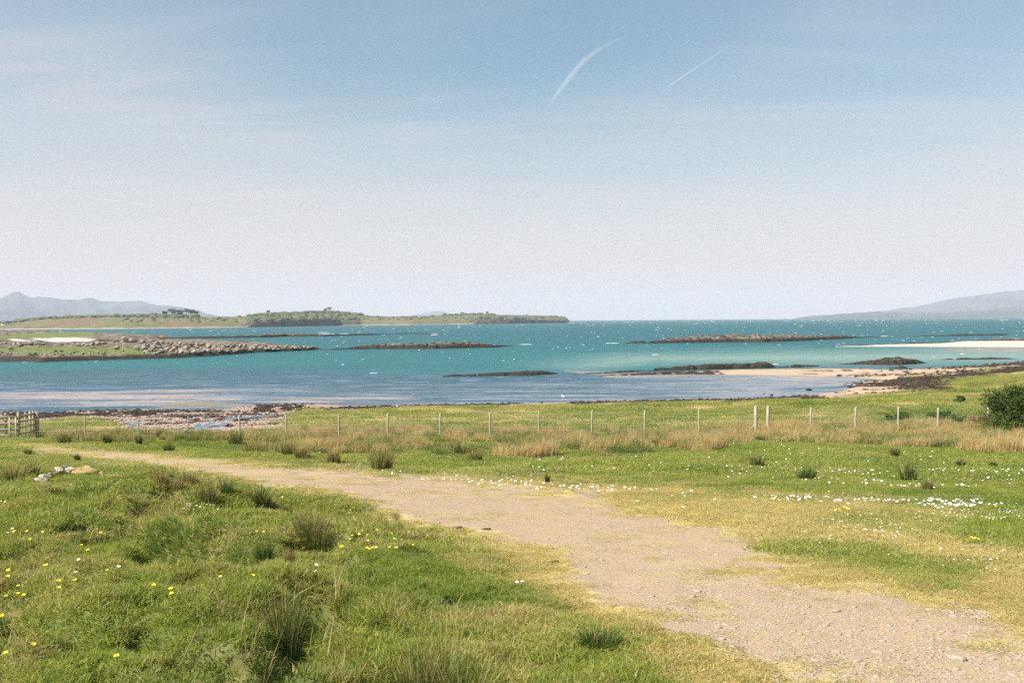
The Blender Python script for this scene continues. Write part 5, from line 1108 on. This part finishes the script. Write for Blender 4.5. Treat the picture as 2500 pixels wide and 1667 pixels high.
# ------------------------------------------------------------------ fence
fence = None
posts = [(207, 1018, .07), (338, 1020, .06), (458, 1019, .06), (585, 1013, .09), (698, 1013, .09), (827, 1010, .09), (946, 1010, .085), (1074, 1008, .085), (1196, 1008, .085), (1315, 1005, .08), (1444, 1003, .085), (1573, 1001, .085), (1706, 998, .08),
         (1845, 991, .17), (1874, 991, .15), (1979, 994, .10), (2088, 994, .10), (2193, 993, .10), (2290, 995, .105), (2412, 994, .115), (2530, 992, .11), (-30, 1021, .08), (-160, 1022, .08)]
posts.sort()
def post_at(px, ytop, hp):
    d = ray(float(px), float(ytop)); t = np.linspace(30, 90, 1200); x, y, z = d[0] * t, d[1] * t, EYE + d[2] * t
    yl = np.interp(px, [-160, 200, 585, 1000, 1500, 1850, 2200, 2500], [47.5, 46.4, 45.2, 44.4, 44.4, 45.4, 47, 49]); i = int(np.argmin(np.abs(y - yl)))
    g_ = float(H(x[i], y[i])); return x[i], y[i], g_, float(np.clip(z[i] - g_, .95, 1.45))
pp = []
for a, b, w in posts:
    hp = 1.12 if w < .14 else 1.32
    if a < 200 and a > -40: pp.append(None); continue
    pp.append((*post_at(a, b, hp), w, a))
P_ = [q for q in pp if q]; ys_ = np.array([math.hypot(q[0], q[1]) for q in P_]); print('post h', [round(q[3], 2) for q in P_])
fence = empty('wire_fence', P_[8][:3], 'long fence of slim weathered posts and thin wire crossing above the meadow', 'fence')
bpy.context.view_layer.update(); fo = Vector(P_[8][:3])
for q in P_:
    x, y, z, hp, w, a = q; r = w / 2; tilt = random.uniform(-.02, .03)
    n_ = 9; V_ = []
    rows_ = [(-.3, 1), (0, 1), (.3, .98), (.7, .97), (hp - .02, .95), (hp, .80)]
    for zz, s_ in rows_:
        for i in range(n_):
            th = 6.283 * i / n_; V_.append((r * s_ * math.cos(th) + tilt * zz, r * s_ * math.sin(th), zz))
    V_.append((tilt * hp, 0, hp + .004)); L0 = (len(rows_) - 1) * n_
    o = link('fence_post', np_mesh('fence_post', V_, [grid_faces(len(rows_), n_, True), np.array([(L0 + i, L0 + (i + 1) % n_, len(rows_) * n_) for i in range(n_)])], None, False, [M_wood]), fence, Vector((x, y, z)) - fo)
    if w > .14: o['label'] = 'thick straining post'
def wire(hgt, rad, nm='wire'):
    parts = []
    for i in range(len(P_) - 1):
        if P_[i][5] == 1845: continue
        A = np.array(P_[i][:3]) + [0, 0, hgt]; B = np.array(P_[i + 1][:3]) + [0, 0, hgt]; Mi = (A + B) / 2 - [0, 0, .02]
        parts.append(tube([A, Mi, B], [rad] * 3, 4))
    v_, f_ = merge(parts); v_ = v_ - np.array(fo); o = link(nm, np_mesh(nm, v_, f_, None, False, [M_wire]), fence); return o
for hgt, rad in ((1.02, .0036), (.86, .0013), (.72, .002), (.58, .002), (.44, .002), (.3, .002), (.15, .002)): wire(hgt, rad)
parts = []
for i in range(len(P_) - 1):                           # stay wires of the netting
    if P_[i][5] == 1845: continue
    A = np.array(P_[i][:3]); B = np.array(P_[i + 1][:3]); n_ = int(np.linalg.norm(B - A) / .15)
    for j in range(1, n_):
        q = A + (B - A) * j / n_; parts.append(tube([q + [0, 0, .15], q + [0, 0, .88]], [.0011] * 2, 3))
v_, f_ = merge(parts); tag(link('netting_stays', np_mesh('netting_stays', v_ - np.array(fo), f_, None, False, [M_wire]), fence), kind='stuff')
# straw coloured rope of dead grass caught on the top wire at right
# brace on the thick post
q = [a for a in P_ if a[5] == 1845][0]
v_, f_ = tube([(-.42, 0, -.05), (-.02, 0, .42)], [.045, .04], 7); link('brace', np_mesh('brace', v_, f_, None, True, [M_mosswood]), fence, Vector(q[:3]) - fo)

# ------------------------------------------------------------------ wooden kissing gate at the left edge
def post_obj(nm, p, w, d, h, M, par, org):
    v, f = box(-w / 2, w / 2, -d / 2, d / 2, -.25, h); v = v.copy(); v[4:, 0] *= .96
    return link(nm, np_mesh(nm, v, f, None, False, [M]), par, Vector(p) - org)
def rail_obj(nm, A, B, hh, th, M, par, org):
    A = np.array(A, float); B = np.array(B, float); d = B - A; L_ = np.linalg.norm(d[:2]); v, f = box(0, L_, -th / 2, th / 2, -hh / 2, hh / 2); v = v.copy(); v[:, 2] += v[:, 0] / L_ * d[2]
    o = link(nm, np_mesh(nm, v, f, None, False, [M]), par, Vector(A) - org); o.rotation_euler = (0, 0, math.atan2(d[1], d[0])); return o
gm_ = gpt(46, 1066); gd = float(np.hypot(gm_[0], gm_[1])); print('gate', gm_, gd)
hgate = (1066 - 1012) / F * gd
g0 = gm_; upx = F / gd
def gp(px, dy=0.0):
    y = g0[1] + dy; x = (g0[0] + (px - 46) / upx) * y / g0[1]; return np.array([x, y, float(H(x, y))])
gate = empty('gate_enclosure', g0, 'pale timber kissing gate enclosure at the left frame edge', 'gate'); go_ = Vector(g0)
post_obj('main_post', gp(46), 5.0 / upx, .14, hgate, M_mosswood, gate, go_)
post_obj('post', gp(18, .9), 4.4 / upx, .10, hgate * .97, M_mosswood, gate, go_)
post_obj('post', gp(-60), 5.0 / upx, .12, hgate, M_mosswood, gate, go_)
lv = [(1023, 1.0), (1037, 1.0), (1050, 1.0), (1063, 1.0)]
for yy, _ in lv:
    z_ = (1066 - yy) / upx; rail_obj('rail', gp(-60) * [1, 1, 0] + [0, -.09, g0[2] + z_], gp(43.5) * [1, 1, 0] + [0, -.09, g0[2] + z_], 5.4 / upx, .04, M_railw, gate, go_)
for yy in (1019, 1030, 1043, 1058):
    z_ = (1066 - yy) / upx; rail_obj('back_rail', gp(-60, .8) * [1, 1, 0] + [0, 0, g0[2] + z_], gp(14, .8) * [1, 1, 0] + [0, 0, g0[2] + z_], 2.6 / upx, .03, M_railw, gate, go_)
v0 = gp(27, -.045)
for a in (26, 40, 0): post_obj('upright', gp(a, -.14), 2.6 / upx, .03, hgate * .80, M_railw, gate, go_)
swing = empty('swing_gate', gp(49), 'dark shaded gate leaf hinged on the mossy post, angled away from the rails', 'gate'); so = Vector(gp(49))
E = gp(81, 1.1); A0 = gp(49, 0)
for yy in (1021, 1033, 1046, 1060):
    z_ = (1066 - yy) / upx; rail_obj('rail', [A0[0], A0[1], A0[2] + z_], [E[0], E[1], A0[2] + z_ + .03], 3.8 / upx, .05, M_railw, swing, so)
for f in (.36, .70, .9):
    q = A0 + (E - A0) * f; q[2] = A0[2]; post_obj('upright', q, 2.2 / upx, .06, hgate * .95, M_railw, swing, so)
v_, f_ = tube([(E[0] - .12, E[1] - .03, A0[2] + .05), (A0[0] + .35 * (E[0] - A0[0]), A0[1] + .35, A0[2] + hgate * .9)], [.028, .028], 4); link('diagonal', np_mesh('diagonal', v_ - np.array(so), f_, None, False, [M_railw]), swing)
tag(link('gate_stop_post', boxm('gate_stop_post', M_mosswood, -.09, .09, -.07, .07, -.25, hgate * .99), None, (E[0] + .12, E[1], E[2])), 'mossy end post where the angled gate leaf stops', 'post')
tag(link('gate_stop_post', boxm('gate_stop_post', M_mosswood, -.05, .05, -.05, .05, -.25, hgate * .95), None, (*gp(71, 2.0)[:2], gp(71, 2.0)[2])), 'thin pale post seen behind the angled gate leaf', 'post')

# ------------------------------------------------------------------ bushes
def bush(nm, px, py, top, wpx, label, M, nl, leaf, seed, cat='bush', flowers=0, zs=.9, twig=True, back=0.0, lobes=12):
    p_ = gpt(px, py); d = float(np.hypot(p_[0], p_[1])); hgt = (py - top) / F * d; rad = wpx / F * d / 2
    t = empty(nm, p_, label, cat)
    r = np.random.default_rng(seed); parts = []
    for i in range(9):
        a = r.uniform(0, 6.28); q = r.uniform(.3, .8); parts.append(tube([(0, 0, -.1), (math.cos(a) * rad * q * .5, math.sin(a) * rad * q * .5, hgt * .4), (math.cos(a) * rad * q, math.sin(a) * rad * q, hgt * .75)], [.03, .02, .008], 5))
    v_, f_ = merge(parts); link('branches', np_mesh('branches', v_, f_, None, True, [M_twig]), t)
    cc = []; rr_ = []
    for i in range(lobes):
        a = r.uniform(0, 6.28); q = np.sqrt(r.random()) * .8; zc_ = r.uniform(.15, .8) * (1 - .3 * q); cc.append((math.cos(a) * q * rad, math.sin(a) * q * rad * .8, zc_ * hgt)); rr_.append(r.uniform(.16, .34) * min(rad, hgt) * (1 if lobes < 30 else .8))
    cc = np.array(cc); rr_ = np.array(rr_); w = r.integers(0, lobes, nl); dd = r.normal(size=(nl, 3)); dd /= np.linalg.norm(dd, axis=1)[:, None]
    c = cc[w] + dd * rr_[w][:, None] * r.uniform(.5, 1.1, (nl, 1)); c = c[c[:, 2] > 0]; m_ = len(c)
    a = r.normal(size=(m_, 3)); a /= np.linalg.norm(a, axis=1)[:, None]; b = np.cross(a, r.normal(size=(m_, 3))); b /= np.linalg.norm(b, axis=1)[:, None]; l = leaf * r.uniform(.6, 1.4, (m_, 1))
    Vv = np.stack([c - a * l, c + b * l * .35, c + a * l, c - b * l * .35], 1).reshape(-1, 3)
    link('foliage', np_mesh('foliage', Vv, np.arange(m_ * 4).reshape(-1, 4), None, False, [M]), t)
    if flowers:
        w = r.integers(0, lobes, flowers); dd = r.normal(size=(flowers, 3)); dd /= np.linalg.norm(dd, axis=1)[:, None]; dd[:, 1] = -abs(dd[:, 1]); c = cc[w] + dd * rr_[w][:, None] * 1.05; c[:, 2] = np.where(c[:, 2] > hgt * .6, c[:, 2] * .6, c[:, 2]); c = c[c[:, 2] > 0]
        v_, f_ = merge([(ICO1 * .03 * r.uniform(.6, 1.3) + q, ICOF1) for q in c]); tag(link('blossom', np_mesh('blossom', v_, f_, None, True, [M_yel]), t), kind='stuff')
    return t
bush('gorse_bush', 2512, 1058, 932, 200, 'large dark gorse bush with a few yellow blossoms at the right edge', M_gorse, 34000, .055, 1, flowers=35, lobes=60)
bush('gorse_bush', 2435, 985, 955, 50, 'small bright green bush growing from the left flank of the large gorse', M_shrub, 3000, .05, 2)
bush('gorse_bush', 2425, 1000, 968, 40, 'dark gorse sprig between the small green bush and the large gorse', M_gorse, 2600, .05, 21)
bush('bush', 2346, 982, 966, 34, 'small round green bush alone on the pasture behind the fence', M_shrub, 2200, .05, 3)
bush('bush', 2300, 1034, 1005, 90, 'bright green bracken patch behind the right posts', M_shrub, 6000, .05, 4, lobes=16)
bush('bush', 2200, 1028, 1003, 80, 'bright green bracken patch behind the middle right posts', M_shrub, 5000, .05, 5, lobes=14)
bush('bush', 2392, 1044, 1014, 46, 'rusty brown dead bush in front of the last visible post', M_twig, 3800, .05, 6)
bush('bush', 2360, 1036, 1012, 40, 'dark green shrub left of the rusty dead bush', M_shrub, 3000, .05, 7)

# ------------------------------------------------------------------ gulls
def gull(px, py, hpx, label, rz):
    q = plane_pt(px, py); d = math.hypot(*q); s_ = hpx / F * d / .34
    z0 = max(float(H(*q)), 0) ; t = empty('gull', (q[0], q[1], z0), label, 'gull', None, rz); t.scale = (s_,) * 3
    b = ICO2 * np.array([.20, .085, .085]); b[:, 2] += .12 + b[:, 0] * .25; b[:, 1] *= np.clip(1 + b[:, 0] * 2.2, .25, 1.2)
    hd = ICO2 * .05 + np.array([.19, 0, .26]); nk, nf_ = tube([(.12, 0, .17), (.16, 0, .22), (.18, 0, .25)], [.06, .045, .04], 8)
    v_, f_ = merge([(b, ICOF2), (hd, ICOF2)]); me_ = np_mesh('body', np.vstack([v_, nk]), [f_, nf_ + len(v_)], None, True, [M_gull]); link('body', me_, t)
    for s2 in (-1, 1):
        w = ICO2 * np.array([.19, .02, .055]); w[:, 0] -= .05; w[:, 1] += s2 * .08; w[:, 2] += .15; link('wing', np_mesh('wing', w, ICOF2, None, True, [M_gullw]), t)
        v_, f_ = tube([(0, s2 * .03, .06), (0.01, s2 * .03, -.06)], [.007, .006], 5); link('leg', np_mesh('leg', v_, f_, None, True, [M_beak]), t)
    v_, f_ = tube([(.23, 0, .26), (.26, 0, .258), (.30, 0, .25)], [.014, .011, .003], 6); link('beak', np_mesh('beak', v_, f_, None, True, [M_beak]), t)
gull(1374, 972, 10, 'white gull standing in the shallows near the centre', 2.0)
gull(1009, 965, 5, 'smaller white gull in the shallows further left', .4)

# ------------------------------------------------------------------ vapour trails, far above
def trail(pts, widths, dens, label, alt=9000):
    c_ = []; rr_ = []
    for (a, b), w in zip(pts, widths):
        d = ray(float(a), float(b)); t = (alt - EYE) / d[2]; c_.append(d * t + [0, 0, EYE]); rr_.append(w / F * t / 2)
    v_, f_ = tube(c_, rr_, 12)
    n_ = len(c_); f2 = np.array([list(range(12))[::-1], list(range((n_ - 1) * 12, n_ * 12))])
    m_, k_ = mat('vapour'); vol = k_.n('ShaderNodeVolumePrincipled'); vol.inputs['Color'].default_value = (.95, .95, .97, 1); vol.inputs['Density'].default_value = dens; vol.inputs['Anisotropy'].default_value = 0.2
    o_ = k_.n('ShaderNodeOutputMaterial'); k_.l(vol.outputs[0], o_.inputs['Volume'])
    o = link('vapour_trail', np_mesh('vapour_trail', v_, [f_, f2], None, False, [m_])); tag(o, label, 'vapour trail'); return o
trail([(1337, 262), (1352, 240), (1372, 212), (1398, 180), (1425, 148), (1460, 122), (1500, 100), (1540, 82)], [2, 7, 11, 12, 13, 11, 8, 2], .0005, 'broad curved vapour trail high in the sky right of centre')
trail([(1612, 228), (1640, 206), (1680, 178), (1730, 146), (1800, 98)], [1, 3.5, 4, 3.5, 1], .0022, 'thin straight vapour trail right of the broad curved one')
trail([(215, 481), (280, 490), (340, 497), (410, 505)], [1, 3, 3, 1], .0018, 'faint vapour trail low in the left sky', 9000)

# ------------------------------------------------------------------ haze
m, k = mat('haze'); vol = k.n('ShaderNodeVolumePrincipled'); vol.inputs['Color'].default_value = (.87, .88, .98, 1); vol.inputs['Density'].default_value = 8.3e-5; vol.inputs['Anisotropy'].default_value = 0.0
o_ = k.n('ShaderNodeOutputMaterial'); k.l(vol.outputs[0], o_.inputs['Volume'])
v_, f_ = box(-18600, 18600, -18600, 18700, -9.5, 470)
tag(link('haze', np_mesh('haze', v_, f_, None, False, [m])), 'thin sea haze', kind='stuff')
